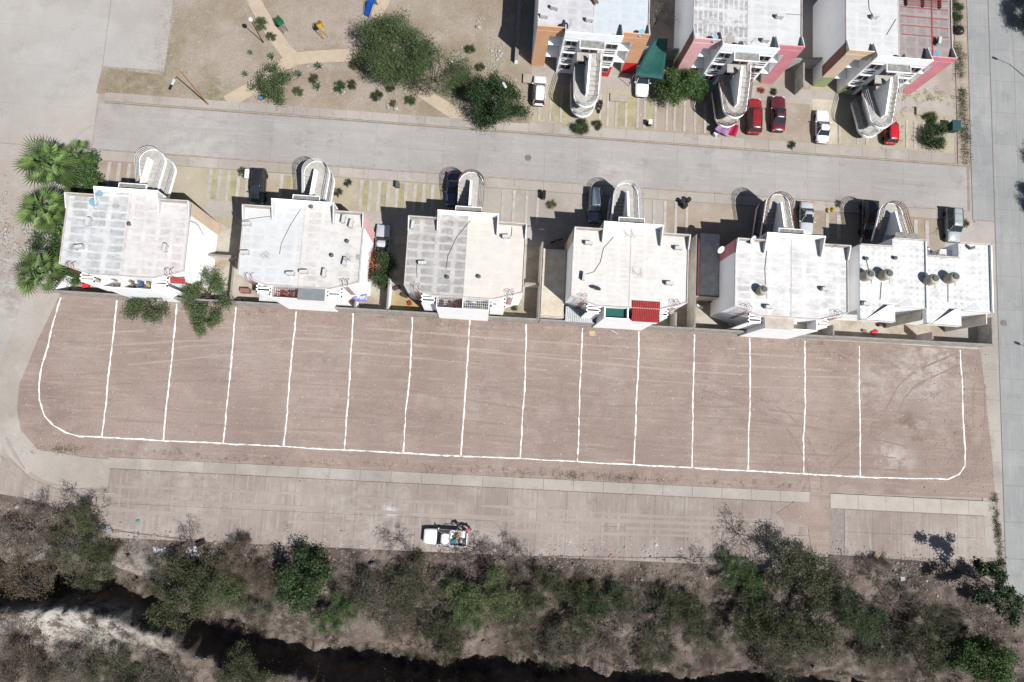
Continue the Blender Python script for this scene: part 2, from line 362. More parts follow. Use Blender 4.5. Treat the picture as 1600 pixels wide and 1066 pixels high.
def tree_mesh(key, Rr, H, nleaf, leaf, seed, spread=.35, minlev=2, sides=4, twigr=.012, drop=0.0, **k):
    if key in _veg: return _veg[key]
    segs, tips = skeleton(seed, Rr, H, **k)
    mb = MB()
    for pts, a, b, lev in segs: mb.tube(pts, [max(twigr, a+(b-a)*i/(len(pts)-1)) for i in range(len(pts))], 6 if lev == 0 else (sides if lev < 3 else 3), cap=False)
    tm = mb.mesh(key+'_wood', True)
    r = np.random.default_rng(seed); T = np.array([t[0] for t in tips if t[1] >= minlev]); lm = None
    if nleaf:
        # each twig end holds its own clump; some clumps are thin, some thick
        wgt = r.uniform(.1, 1, len(T))**1.6; wgt /= wgt.sum(); idx = r.choice(len(T), nleaf, p=wgt)
        P = T[idx]+r.normal(size=(nleaf,3))*spread*np.array([1,1,.7]); P[:,2] = np.maximum(P[:,2]-drop*r.random(nleaf), .06)
        V, F = leafcards(P, leaf, r); lm = npmesh(key+'_leaves', V, F)
    _veg[key] = (tm, lm); return _veg[key]
def plant(name, key, x, y, z, label, cat, lm_, wm=BARK, group=None, s=1.0, rz=None, **spec):
    tm, lm = tree_mesh(key, **spec) if spec else _veg[key]
    e = empty(name, (x, y, z), random.uniform(0, 6.28) if rz is None else rz)
    tag(e, label, cat, group)
    e.scale = (s, s, s)
    t = link('trunk', tm, None, e); 
    if not tm.materials: tm.materials.append(wm)
    if lm:
        lm2 = lm
        if lm.materials and lm.materials[0] != lm_: lm2 = lm.copy(); lm2.materials.clear()
        c = link('crown', lm2, None, e)
        if not lm2.materials: lm2.materials.append(lm_)
    return e

# ------------------------------------------------------------------ THE GROUND
def sheet(name, poly, z, m, parent=None, sub=0, th=None):
    mb = MB(); mb.prism(poly, z-(th or .02), z); o = mb.build(name, m, parent)
    if not parent: tag(o, kind='structure')
    return o
def pix(l, z=0): return [at(px, py, z) for px, py in l]
YR = [(-400,-8.0),(-14,-7.2),(-10.4,-7.6),(-2,-8.2),(2.8,-10.2),(15.2,-11.2),(33.6,-11.5),(63.9,-10.6),(87.5,-9.6),(103.5,-10.0),(108.3,-12.4),(112,-14.5),(120,-15),(400,-15)]
def yr(x): return np.interp(x, [p[0] for p in YR], [p[1] for p in YR])
CH = [(-400,-19),(-14,-18.0),(-1,-17.4),(6,-18.8),(11,-21.2),(18,-23.4),(31,-25.2),(45,-25.4),(60,-26.0),(75,-26.2),(90,-25.8),(100,-27.0),(115,-29),(400,-31)]
def yc(x): return np.interp(x, [p[0] for p in CH], [p[1] for p in CH])
def vnoise(x, y, s, seed=0):
    X = x*s+seed*17.3; Y = y*s-seed*9.1; xi = np.floor(X); yi = np.floor(Y); fx = X-xi; fy = Y-yi
    h = lambda a, b: np.modf(np.abs(np.sin(a*127.1+b*311.7+seed*74.7)*43758.5453))[0]
    ux = fx*fx*(3-2*fx); uy = fy*fy*(3-2*fy)
    return (h(xi,yi)*(1-ux)+h(xi+1,yi)*ux)*(1-uy)+(h(xi,yi+1)*(1-ux)+h(xi+1,yi+1)*ux)*uy
def fbm(x, y, s, seed=0, o=4): return sum(vnoise(x, y, s*2**i, seed+i)*.5**i for i in range(o))/1.9-.5
def terr(x, y):
    x = np.asarray(x, float); y = np.asarray(y, float)
    r_ = yr(x); c = yc(x)+2.2*fbm(x, y*0, .3, 3)+.9*fbm(x, y*0, 1.3, 4); ht = 3.4+.8*fbm(x, y*0, .2, 5)
    t0 = r_-y                              # distance south of the road edge
    bank = np.interp(t0, [-5, -.4, .3, 1.2, 3, 8, 12, 30], [-.04, -.04, .05, -.15, -.9, -2.8, -3.4, -4])
    top = c+2.0+1.2*np.clip((10-x)/8, 0, 1)                            # lip of the gully
    steep = np.clip((top-y)/1.3, 0, 1)
    z = bank*(1-steep)+(-6.8)*steep
    wall = np.clip((c-1.2-y)/1.1, 0, 1)
    wall = wall**.8
    crest = -0.6-1.6*np.clip((c-2.6-y)/2.5, 0, 1)-.6*np.clip((c-6-y)/8, 0, 1)
    z = z*(1-wall)+crest*wall
    n = fbm(x, y, .3, 11)*1.9+fbm(x, y, .95, 12)*.9+fbm(x, y, 2.1, 13)*.5
    amp = np.clip((t0-.5)/2.0, 0, 1)
    rib = (fbm(x, y*.15, .9, 21)*2.2+fbm(x, y*.3, 2.3, 23)*1.0)*np.clip(steep*3, 0, 1)*(1-wall)
    return z+n*amp+rib*amp
xs = np.concatenate([np.linspace(-400, -22, 20), np.arange(-20, 120, .26), np.linspace(124, 400, 18)])
ts = np.concatenate([np.arange(-1.2, 1.0, .3), np.arange(1.0, 26, .24), np.array([27, 30, 35, 45, 70, 120, 300])])
gx, gt = np.meshgrid(xs, ts); gy = yr(gx)-gt
gz = terr(gx, gy)
nx, ny = len(xs), len(ts); idx = np.arange(nx*ny).reshape(ny, nx)
F = np.stack([idx[:-1,:-1], idx[1:,:-1], idx[1:,1:], idx[:-1,1:]], -1).reshape(-1,4)
me = npmesh('ravine_terrain', np.stack([gx.ravel(), gy.ravel(), gz.ravel()], 1), F)
me.polygons.foreach_set('use_smooth', [True]*len(me.polygons))
tag(link('ravine_terrain', me, SLOPE), kind='structure')
pp = [(p[0], p[1]+.6) for p in YR]
mb = MB(); pts = pp+[(400,500),(-400,500)]
mb.add([(x,y,-.03) for x,y in pts], [tuple(range(len(pts)))])
tag(mb.build('ground', GROUND), kind='structure')

def slab_grid(name, x0, x1, y0, y1, nx_, ny_, z, m, gap=.022, jitter=0, clip=None):
    root = empty(name); tag(root, kind='structure')
    lx, ly = (x1-x0)/nx_, (y1-y0)/ny_
    me = MB().box(-lx/2+gap/2, -ly/2+gap/2, -.1, lx/2-gap/2, ly/2-gap/2, 0).mesh('slab'); me.materials.append(m)
    for j in range(ny_):
        for i in range(nx_):
            cx, cy = x0+(i+.5)*lx, y0+(j+.5)*ly
            if clip and not clip(cx, cy): continue
            o = link('slab', me, None, root, (cx, cy, z+random.uniform(-.004,.004)))
    return root
JOINT = mat('joint_dirt', A(170,160,152), A(150,139,131), 2, .95)
# joints below the slabs
for nm, poly, zz in (('street_bed', [(-5.2,34.7),(106,34.7),(106,40.7),(-5.2,40.7)], .0), ('south_road_bed', [(1.2,-3.5),(108.4,-3.9),(108.4,-9.6),(60,-10.6),(33,-11.3),(15,-11),(2.8,-9.9)], .0), ('right_road_bed', [(106.6,-14),(123,-15),(123,90),(106.2,90)], -.006)):
    sheet(nm, poly, zz, JOINT)
slab_grid('street', -5.2, 105.6, 34.75, 40.65, 26, 2, .045, CONC, gap=.012)
slab_grid('south_road', 1.4, 87.0, -11.3, -3.55, 24, 2, .04, CONC_S, clip=lambda x, y: True)
slab_grid('south_road', 89.0, 106.8, -9.4, -4.1, 5, 2, .042, CONC_S)
slab_grid('right_road', 109.3, 122.6, -13.5, 84, 4, 22, .03, CONC_R)
slab_grid('right_road_shoulder', 106.3, 109.2, 33.6, 84, 1, 15, .026, CONC_R)
slab_grid('right_road_shoulder', 106.6, 109.2, -9, 33.5, 1, 11, .026, CONC_W)
slab_grid('left_plaza', -30, -5.4, 34.7, 96, 5, 12, .03, CONC_P, gap=.008)
slab_grid('left_plaza', -5.3, 2.2, 45.4, 84, 2, 8, .034, CONC_P, gap=.008)
slab_grid('left_plaza', -34, -5.4, 17.5, 34.6, 5, 5, .018, CONC_P, gap=.008)
slab_grid('left_plaza', -34, -10.9, -6.4, 17.4, 5, 6, .022, CONC_P, gap=.008)
# pavement round the left end of the lot
left = pix([(95,458),(60,530),(31,600),(27,640),(33,672),(60,703),(120,713),(172,718)])
outer = pix([(171,762),(90,762),(48,745),(14,712),(-6,680),(-12,600),(18,520),(40,458)])
sheet('pavement', left+outer, .03, CONC_W)
sheet('pavement', pix([(0,720),(14,716),(48,748),(90,765),(171,765),(171,826),(110,800),(40,778),(0,772)]), .018, CONC_S)
slab_grid('south_pavement', 1.2, 84.6, -3.45, -2.2, 23, 1, .11, CONC_W, gap=.03)
sheet('road_spill_soil', pix([(1213,802),(1262,770),(1297,768),(1294,864),(1268,864),(1262,822),(1226,816)]), .075, DIRT)
slab_grid('south_pavement', 87.2, 108.2, -4.0, -2.25, 6, 1, .11, mat('clean_concrete', A(206,198,188), A(190,180,170), .6, .9), gap=.03)
# the lot
lot = left[:-1]+pix([(172,716),(420,728),(800,751),(1200,770),(1262,772),(1215,800),(1225,815),(1292,812),(1296,770),(1547,778)])+[(108.3,-2.6),(107.9,4),(106.9,15.9),(106.7,16.5),(-6.5,16.5)]
sheet('lot_soil', lot, .055, DIRT)
# whitewash lines marked on the lot (poured lime, a few mm thick, ragged edges)
LIME = mat('lime', A(255,253,250,1.25), A(205,192,184), 5, .95, .3, 10, contrast=(.5,.72))
def lime(pts, wd=.2):
    P = []
    for a, b in zip(pts[:-1], pts[1:]):
        n = max(1, int(math.hypot(b[0]-a[0], b[1]-a[1])/.35))
        for i in range(n): P.append((a[0]+(b[0]-a[0])*i/n, a[1]+(b[1]-a[1])*i/n))
    P.append(pts[-1]); mb = MB(); V = []; wob = 0
    for i, p in enumerate(P):
        a, b = P[max(0,i-1)], P[min(len(P)-1,i+1)]; dx, dy = b[0]-a[0], b[1]-a[1]; l = math.hypot(dx, dy) or 1; nx_, ny_ = -dy/l, dx/l
        wob = wob*.8+random.gauss(0, .018); w_ = wd*random.uniform(.5,1.2)*(1 if random.random() > .05 else .4)/2
        cx, cy = p[0]+nx_*wob, p[1]+ny_*wob
        V += [(cx+nx_*w_, cy+ny_*w_, .056), (cx+nx_*w_*.5, cy+ny_*w_*.5, .085), (cx-nx_*w_*.5, cy-ny_*w_*.5, .085), (cx-nx_*w_, cy-ny_*w_, .056)]
    Fc = [(4*i+k, 4*i+k+1, 4*i+k+5, 4*i+k+4) for i in range(len(P)-1) for k in range(3)]
    mb.add(V, Fc); o = mb.build('lime_line', LIME); tag(o, kind='structure'); return o
bot = [(159,683),(255,688.5),(350,694),(443,698),(537,703),(630,708),(721,711.5),(813,717),(902,721.5),(990,726),(1081,731),(1168,735.5),(1256,740),(1343,745)]
topp = [(183,470),(276,475),(369,480),(463,487),(552,490),(644,496),(734,501),(822,507),(910,513),(998,518),(1085,523),(1171,528),(1257,533),(1343,541)]
BOW = [0,1,0,-1,1,2,0,2,0,1,-1,2,1,0]
for t_, b_, w_ in zip(topp, bot, BOW):
    mid = ((t_[0]+b_[0])/2+w_, (t_[1]+b_[1])/2); q = ((t_[0]*.25+b_[0]*.75)+random.uniform(-1,1), t_[1]*.25+b_[1]*.75)
    lime(pix([t_, mid, q, b_]))
lime(pix([(95,465),(84,500),(75,540),(65,575),(61,600),(62,625),(70,650),(84,665),(103,676),(125,682),(159,683)]))
lime(pix([bot[0], bot[4], bot[9], bot[13]]), .19)
lime(pix([bot[13], (1420,748),(1480,749),(1498,741),(1507,728),(1508,706),(1504,650),(1503,600),(1500,547)]))

def track(pts, m_, z, wd=.3, gap=1.5, nm='tyre_track'):
    P = [Vector((*p, 0)) for p in pix(pts)]; Q = []
    for i in range(len(P)-1):
        a, b, c, d = P[max(i-1,0)], P[i], P[i+1], P[min(i+2,len(P)-1)]
        for k in range(10):
            t = k/10; Q.append(.5*((2*b)+(c-a)*t+(2*a-5*b+4*c-d)*t*t+(3*b-a-3*c+d)*t**3))
    Q.append(P[-1])
    for off in (-gap/2, gap/2):
        V = []
        for i, p in enumerate(Q):
            d = (Q[min(i+1,len(Q)-1)]-Q[max(i-1,0)]).normalized(); n = Vector((-d.y, d.x, 0)); w_ = wd*random.uniform(.35,1.1)/2; c = p+n*(off+random.gauss(0,.03))
            V += [(*(c+n*w_).xy, z), (*(c-n*w_).xy, z)]
        mb = MB(); run = 0
        fs = [(2*i, 2*i+1, 2*i+3, 2*i+2) for i in range(len(Q)-1) if random.random() > .18]
        mb.add(V, fs); tag(mb.build(nm, m_), kind='structure')
TRK = ground_mat('rutted_soil', A(172,153,143), A(160,142,133), A(186,170,161), 0, fine=(.75,1.2), bump=.8)
TRK2 = ground_mat('scuffed_soil', A(188,172,163), A(178,161,152), A(202,188,180), 0, fine=(.8,1.18), bump=.8)
DUST2 = ground_mat('street_dust', A(190,183,178), A(181,174,169), A(198,192,188), 0, fine=(.88,1.1), bump=.1, specks=False)
DUST = ground_mat('road_dust', A(184,172,163), A(174,162,154), A(196,186,178), 0, fine=(.88,1.1), bump=.1, specks=False)
track([(70,600),(300,585),(620,600),(900,640),(1200,650),(1480,700)], TRK, .060)
track([(100,640),(420,660),(760,670),(1100,710),(1400,725)], TRK, .064)
track([(1500,560),(1420,600),(1380,660),(1300,720),(1260,775)], TRK, .068)
track([(200,560),(480,540),(760,560),(1080,590),(1340,600)], TRK2, .072)
track([(1530,600),(1528,680),(1510,750)], TRK, .066)
track([(150,530),(500,520),(860,545),(1300,570)], TRK2, .070)
track([(1275,780),(1268,720),(1220,650),(1100,600)], TRK, .074)
track([(0,690),(60,760),(240,790),(620,812),(1100,828),(1290,830)], DUST, .046, .5)
track([(180,770),(520,785),(900,810),(1250,825)], DUST, .05, .45)
track([(0,420),(90,300),(160,200),(420,200),(700,225),(1100,260),(1480,290)], DUST2, .052, .6)
# park, forecourts
park = pix([(278,0),(255,118),(160,106),(150,146),(350,158),(520,178),(720,195),(800,196)])
sheet('park_soil', [park[0], (2.9,100), (48,100), (48,42.2)]+park[:0:-1][1:], .05, PARK)
PATH = mat('path_concrete', A(214,196,172), A(200,182,160), .8, .9, .2)
def path(pts, w_, z=.075):
    P = [Vector((*at(*p), 0)) for p in pts]; L_, R_ = [], []
    for i, p in enumerate(P):
        d = (P[min(i+1,len(P)-1)]-P[max(i-1,0)]).normalized(); n = Vector((-d.y, d.x, 0)); L_.append(p+n*w_/2); R_.append(p-n*w_/2)
    return sheet('park_path', [(q.x,q.y) for q in L_+R_[::-1]], z, PATH)
path([(380,-40),(400,8),(425,50),(448,82),(462,92)], 1.7, .074)
path([(452,94),(480,90),(520,88),(560,86),(610,80)], 1.65, .078)
path([(612,84),(640,130),(680,158),(724,187)], 1.6, .082)
path([(460,90),(435,110),(405,132),(355,160)], 1.7, .086)
path([(612,-40),(598,5),(590,22),(600,60),(612,84)], 1.6, .070)
slab_grid('north_pavement', -4.6, 48, 40.95, 42.05, 16, 1, .12, CONC_W)
slab_grid('north_pavement', 48, 104, 40.95, 42.3, 18, 1, .118, CONC_W)
slab_grid('middle_pavement', -4.6, 105, 33.35, 34.6, 30, 1, .118, CONC_W)
KERB = mat('kerb_concrete', A(190,178,162), A(168,156,142), 1, .9)
def kerb(x0, x1, y, w_=.16, n=None):
    root = empty('kerb'); tag(root, kind='structure'); n = n or int((x1-x0)/3.2); L_ = (x1-x0)/n
    me = MB().box(0, -w_/2, -.1, L_-.03, w_/2, .13).mesh('kerbstone'); me.materials.append(KERB)
    for i in range(n): link('kerbstone', me, None, root, (x0+i*L_, y, random.uniform(-.01,.01)))
kerb(-4.5, 105, 40.82); kerb(-4.5, 105, 34.7)
def plate(name, x0, x1, y0, y1, z, m): return sheet(name, [(x0,y0),(x1,y0),(x1,y1),(x0,y1)], z, m)
FC = [(-4.3,2.0,FORE2),(2.0,18,FORE),(18,32,FORE),(32,38,FORE),(38,50,CONC_W),(50,66,CONC_W),(66,105,FORE2)]
for a, b, m_ in FC: plate('forecourt', a, b, 26.4, 33.3, .03, m_)
plate('forecourt', 48, 61.5, 42.35, 49.4, .03, FORE); plate('forecourt', 61.5, 84.6, 42.35, 50, .03, FORE2); plate('forecourt', 84.6, 104, 42.35, 50.5, .03, FORE)
plate('forecourt', 84.9, 88.2, 42.4, 48.4, .04, mat('pale_cement', A(222,214,196), A(204,192,170), .9, .9))
plate('forecourt', 48, 104, 47.6, 49.6, .036, CONC_W)
plate('forecourt', 9, 34, 27.3, 29.2, .036, CONC_W)
GB = ground_mat('strip_grass_soil', A(192,184,148), A(172,162,128), A(200,190,164), None, fine=(.75,1.2), bump=.4, big=.5)
for k, (a, b) in enumerate(((9.45,10.15),(11.55,12.45),(17.9,18.9),(27.75,28.55),(30.0,30.8),(32.15,32.95),(34.35,35.15))): plate('strip_bed', a, b, 29.4, 33.1, .036, GB)
for a, b in ((59.3,60.3),(60.55,61.8),(52.15,53.2),(50.75,51.9),(62.95,64.1)): plate('strip_bed', a, b, 42.7, 46.7, .036, GB)
# concrete wheel strips, each its own piece
def strips(name, xs_, y0, y1, w_=.42):
    root = empty(name); tag(root, kind='structure')
    me = MB().box(-w_/2, y0, .0, w_/2, y1, .075).mesh('concrete_strip'); me.materials.append(STRIP)
    for x in xs_: link('concrete_strip', me, None, root, (x, 0, random.uniform(-.008,.01)))
strips('driveway_strips', [-3.0,-1.8,-.6,.5,9.2,10.3,11.4,12.6,13.7,17.8,27.6,28.7,29.8,30.9,32.0,33.1,34.2,35.3,36.4], 29.3, 33.2)
strips('driveway_strips', [45.2,46.6,48.2,49.6,61.8,63.2,64.4,65.8,67.2,68.6], 29.0, 33.2, .34)
strips('driveway_strips', [86.9,88.4,98.6,100.1], 29.6, 33.0, .5)
strips('driveway_strips', [49.2,50.6,52.0,57.0,58.0,59.1,60.4,61.9,62.8,64.2,65.7,66.7,68.0,69.4,70.7], 42.6, 46.8, .3)
strips('driveway_strips', [88.6,91.0,92.2,97.6,98.7,99.9,101.0], 42.6, 46.4, .34)

# ------------------------------------------------------------------ HOUSES
FL = 2.7; RZ = 8.0
ROOFS = {}
def ac_mesh():
    pass
def house(name, cx, yf, s, label, wing_l, wing_r, rl, rr, shaft=True, band_l=None, band_r=None, rail=IRONB, front=WHITE, side=WHITE, base=None, half=6.62, detail=True, depth=8.5, stairs=True, side_paint=None):
    """three-storey block of flats; s=+1 faces north, -1 faces south"""
    H_ = empty(name, (cx, yf, 0)); tag(H_, label, 'apartment block', 'three-storey apartment blocks')
    Y = lambda v: s*v
    fp = [(-half,-.75),(-3.4,-.75),(-3.4,0),(3.4,0),(3.4,-.75),(half,-.75),(half,-depth),(3.5,-depth-.95),(-3.5,-depth-.95),(-half,-depth)]
    notch = [(-half,-.75),(-5.0,-.75),(-5.0,-2.1),(-3.4,-2.1),(-3.4,0),(3.4,0),(3.4,-2.1),(5.0,-2.1),(5.0,-.75),(half,-.75),(half,-depth),(3.5,-depth-.95),(-3.5,-depth-.95),(-half,-depth)]
    MB().prism([(u,Y(v)) for u,v in notch], 0, 7.0).build('wall', side, H_)
    MB().prism([(u,Y(v)) for u,v in fp], 7.0, RZ-.06).build('upper_wall', side, H_)
    # roof, one sheet per flat
    for sg, m_ in ((-1, rl), (1, rr)):
        q = [(u,Y(v)) for u,v in fp if u*sg > 0]; q = [(0,0)]+sorted(q, key=lambda p: -p[1]*s)
        pl = [(0,0),(sg*3.4,0),(sg*3.4,Y(-.75)),(sg*half,Y(-.75)),(sg*half,Y(-depth)),(sg*3.5,Y(-depth-.95)),(0,Y(-depth-.95))]
        MB().prism(pl, RZ-.06, RZ).build('roof', m_, H_)
    # low kerb round the slab and the rib between the flats
    k = MB()
    for sg in (-1, 1):
        k.box(sg*half, Y(-.9), RZ, sg*(half-.1), Y(-depth), RZ+.14)
        a = Vector((sg*half, Y(-depth), 0)); b = Vector((sg*3.5, Y(-depth-.95), 0)); d = b-a
        k.obox(((a.x+b.x)/2, (a.y+b.y)/2+.06*s, RZ+.06), (d.length, .1, .12), math.atan2(d.y, d.x))
    k.box(-3.5, Y(-depth-.95), RZ, 3.5, Y(-depth-.87), RZ+.12)
    k.build('roof_kerb', CURBW, H_)
    MB().box(-.05, Y(-.2), RZ, .05, Y(-depth-.85), RZ+.03).build('roof_rib', CURBW, H_)
    # parapets: high in the middle, lower on the wings, with tapered returns
    MB().box(-3.4, 0, RZ, 3.4, Y(-.14), 9.25).build('front_parapet', front, H_)
    for sg, wm in ((-1, wing_l), (1, wing_r)):
        MB().box(sg*3.4, Y(-.75), RZ, sg*half, Y(-.88), 8.85).build('wing_parapet', wm if s < 0 else CURBW, H_)
        for u, v0, ln, hh in ((3.4, -.14, 2.0, 1.25), (half, -.88, 1.5, .85)):
            x1 = sg*u; x0 = sg*(u-.13); a, b = Y(v0), Y(v0-ln)
            MB().add([(x0,a,RZ),(x1,a,RZ),(x1,b,RZ),(x0,b,RZ),(x0,a,RZ+hh),(x1,a,RZ+hh),(x1,b,RZ+hh*.35),(x0,b,RZ+hh*.35)],
                     [(0,3,2,1),(4,5,6,7),(0,1,5,4),(1,2,6,5),(2,3,7,6),(3,0,4,7)]).build('parapet_return', FINW, H_)
    e = .03
    # painted wing pillars
    for sg, wm, bm in ((-1, wing_l, band_l), (1, wing_r, band_r)):
        z0 = 0 if bm is None else 2.5
        MB().box(sg*5.0, Y(-.75), z0, sg*(half), Y(-.75+e), 8.0).build('painted_wing', wm, H_)
        MB().box(sg*3.43, Y(-.75), 7.0, sg*5.0, Y(-.75+e), 8.0).build('painted_lintel', wm, H_)
        if bm: MB().box(sg*5.0, Y(-.75), 0, sg*half, Y(-.75+e), 2.5).build('painted_base', bm, H_)
        if side_paint:
            sp = side_paint[0] if sg < 0 else side_paint[1]
            if sp:
                MB().box(sg*half, Y(-.75), z0, sg*(half+e), Y(-2.2), 8.0).build('painted_return', sp, H_)
    # front windows and doors
    def window(u0, u1, v, z0, z1, fm=FRAME, bars=None):
        f = MB(); y0, y1 = Y(v), Y(v+.06); t = .07
        f.box(u0, y0, z0, u0+t, y1, z1).box(u1-t, y0, z0, u1, y1, z1).box(u0+t, y0, z0, u1-t, y1, z0+t).box(u0+t, y0, z1-t, u1-t, y1, z1)
        f.box((u0+u1)/2-.03, y0, z0+t, (u0+u1)/2+.03, y1, z1-t)
        w_ = f.build('window', fm, H_); MB().box(u0+t, Y(v-.0), z0+t, u1-t, Y(v+.02), z1-t).build('pane', GLASS, w_)
        if bars:
            b = MB(); n = int((u1-u0)/.16)
            for i in range(n+1): b.box(u0+(u1-u0)*i/n-.012, Y(v+.1), z0, u0+(u1-u0)*i/n+.012, Y(v+.13), z1)
            b.build('window_bars', bars, w_)
    if s < 0:
        for fl in range(3):
            z = fl*FL
            for sg in (-1, 1):
                a, b = sorted((sg*1.75, sg*3.1)); window(a, b, .0, z+1.15, z+2.25, bars=IRON if fl else IRONR)
                a, b = sorted((sg*3.55, sg*4.85)); window(a, b, -2.1, z+1.1, z+2.2 if fl < 2 else z+1.55)
                MB().box(sg*3.43, Y(-.75), z+FL-.35, sg*5.0, Y(-2.08), z+FL-.2).build('balcony_slab', side, H_) if fl < 2 else None
                if fl < 2:
                    a, b = sorted((sg*1.75, sg*3.1))
                    for zz in (2.75, 3.2): MB().box(a, Y(0), z+zz-.05, b, Y(.015), z+zz+.17).build('vent_slot', GLASS, H_)
        if base:
            for sg, bm in zip((-1, 1), base):
                if bm: MB().box(sg*1.5, Y(0), 0, sg*3.4, Y(.02), 1.1).box(sg*3.12, Y(0), 1.1, sg*3.4, Y(.02), 2.5).box(sg*1.5, Y(0), 1.1, sg*1.73, Y(.02), 2.5).build('painted_plinth', bm, H_)
    for fl in range(3):
        d_ = MB().box(-.95, Y(0), fl*FL+.02, -.1, Y(.05), fl*FL+2.1).build('door', IRONB, H_); MB().box(.1, Y(0), fl*FL+.02, .95, Y(.05), fl*FL+2.1).build('door', IRONB, H_)
    MB().box(-1.45, Y(0), 7.75, 1.45, Y(.95), 7.87).build('canopy', SLABC, H_)
    rim = MB(); 
    for a, b in (((-1.5,0),(-1.45,.95)),((1.45,0),(1.5,.95)),((-1.5,.95),(1.5,1.0))): rim.box(a[0], Y(a[1]), 7.72, b[0], Y(b[1]), 7.95)
    rim.build('canopy_rim', WHITE, H_)
    if stairs: stair(H_, s, rail)
    # rear
    if shaft:
        for sg in (-1, 1):
            # escape ladder with hooped rails over each rear corner
            l = MB(); u = sg*5.2; v = -depth-.5
            for q in (-.28, .28):
                l.tube([(u+q, Y(v+.9), RZ), (u+q, Y(v+.35), RZ+.95), (u+q, Y(v-.12), RZ+.75), (u+q, Y(v-.12), 3.2)], .022, 5)
                l.tube([(u+q, Y(v+.35), RZ+.95), (u+q-.18, Y(v+.6), RZ+.35), (u+q, Y(v+.1), RZ+.2)], .025, 4)
            for i in range(16): l.tube([(u-.28, Y(v-.12), 3.3+i*.3), (u+.28, Y(v-.12), 3.3+i*.3)], .018, 4)
            l.build('ladder', IRONR, H_)
            # slotted rear ledge
            g_ = MB(); a, b = sorted((sg*3.1, sg*4.7)); y0 = -depth-.6; y1 = -depth-1.65
            g_.box(a, Y(y0), 7.2, b, Y(y0-.25), 7.3).box(a, Y(y0-.45), 7.2, b, Y(y0-.62), 7.3).box(a, Y(y0-.85), 7.2, b, Y(y1), 7.3)
            g_.box(a, Y(y0), 7.2, a+.15, Y(y1), 7.3).box(b-.15, Y(y0), 7.2, b, Y(y1), 7.3).box(a, Y(y1), 0, b, Y(y1+.1), 7.2)
            g_.build('rear_ledge', WHITE, H_)
            for fl in range(3):
                a, b = sorted((sg*5.3, sg*6.3))
    return H_

def stair(H_, s, rail, w_=1.45, ln=3.75):
    """two turns of outside stairs round a tall fin wall: west flight up, half round, east flight up"""
    st = empty('staircase', parent=H_); Y = lambda v: s*v; cl = .12
    steps = MB(); string = MB(); r1 = MB()
    v0 = 1.15
    paths_ = []
    for k in range(2):
        string = MB(); zb = k*FL; zm = zb+1.55; zt = zb+FL
        n = 9; T = ln/n
        for i in range(n):
            z = zb+1.55*(i+1)/n-.0; v = v0+i*T
            steps.box(-w_, Y(v), z-.2, -cl, Y(v+T), z)
        m = 10
        for i in range(m):
            a0, a1 = math.pi*i/m, math.pi*(i+1)/m; z = zm+.02
            P = lambda a, r_: (-r_*math.cos(a), Y(v0+ln+r_*math.sin(a)))
            steps.prism([(0,Y(v0+ln)), P(a0,w_), P(a1,w_)], z-.16, z)
        n = 7; T = ln/n
        for i in range(n):
            z = zm+(zt-zm)*(i+1)/n; v = v0+ln-(i+1)*T
            steps.box(cl, Y(v), z-.2, w_, Y(v+T), z)
        steps.box(-w_, Y(0.02), zt-.16, w_, Y(v0), zt)           # landing at the doors
        # outer line, used by the stringer and the rails
        O = [(-w_, v0+(.0)), (-w_, v0+ln*.5), (-w_, v0+ln)]; Z = [zb+.1, zb+.85, zm]
        for i in range(1, 12):
            a = math.pi*i/12; O.append((-w_*math.cos(a), v0+ln+w_*math.sin(a))); Z.append(zm)
        O += [(w_, v0+ln), (w_, v0+ln*.5), (w_, v0), (w_, .1)]; Z += [zm, zm+(zt-zm)*.5, zt, zt]
        paths_.append((O, Z))
        for i in range(len(O)-1):
            (ax, av), (bx, bv) = O[i], O[i+1]
            za, zb_ = Z[i], Z[i+1]
            o_ = .06
            def off(x, v):
                if v > v0+ln: 
                    d = math.hypot(x, v-v0-ln); return (x*(1+o_/d), v0+ln+(v-v0-ln)*(1+o_/d))
                return (x+(o_ if x > 0 else -o_), v)
            A2, B2 = off(ax, av), off(bx, bv)
            string.add([(ax,Y(av),za-.32),(bx,Y(bv),zb_-.32),(B2[0],Y(B2[1]),zb_-.32),(A2[0],Y(A2[1]),za-.32),(ax,Y(av),za+.06),(bx,Y(bv),zb_+.06),(B2[0],Y(B2[1]),zb_+.06),(A2[0],Y(A2[1]),za+.06)],
                       [(0,3,2,1),(4,5,6,7),(0,1,5,4),(1,2,6,5),(2,3,7,6),(3,0,4,7)])
        string.build('stringer', WHITE, st)
    steps.build('steps', STEP, st)
    for O, Z in paths_:
        r1 = MB()
        for h in (.38, .72, 1.06):
            r1.tube([(x*1.04, Y(v), z+h) for (x, v), z in zip(O, Z)], .036, 5)
        for i in range(0, len(O), 2):
            (x, v), z = O[i], Z[i]; r1.tube([(x, Y(v), z-.05), (x, Y(v), z+1.0)], .024, 5)
        if True: r1.tube([(w_, Y(.1), Z[-1]+1.0), (w_, Y(.1), Z[-1])], .024, 5)
        r1.build('railing', rail, st)
    # fin wall with a slanting outer end
    top = 6.5; x0, x1 = -cl, cl
    y0, y1, y2 = Y(.9), Y(v0+ln+.15), Y(v0+ln-.5)
    MB().add([(x0,y0,0),(x1,y0,0),(x1,y1,0),(x0,y1,0),(x0,y0,top),(x1,y0,top),(x1,y1,top-1.2),(x0,y1,top-1.2)],
             [(0,3,2,1),(4,5,6,7),(0,1,5,4),(1,2,6,5),(2,3,7,6),(3,0,4,7)]).build('fin_wall', WHITE, st)
    return st

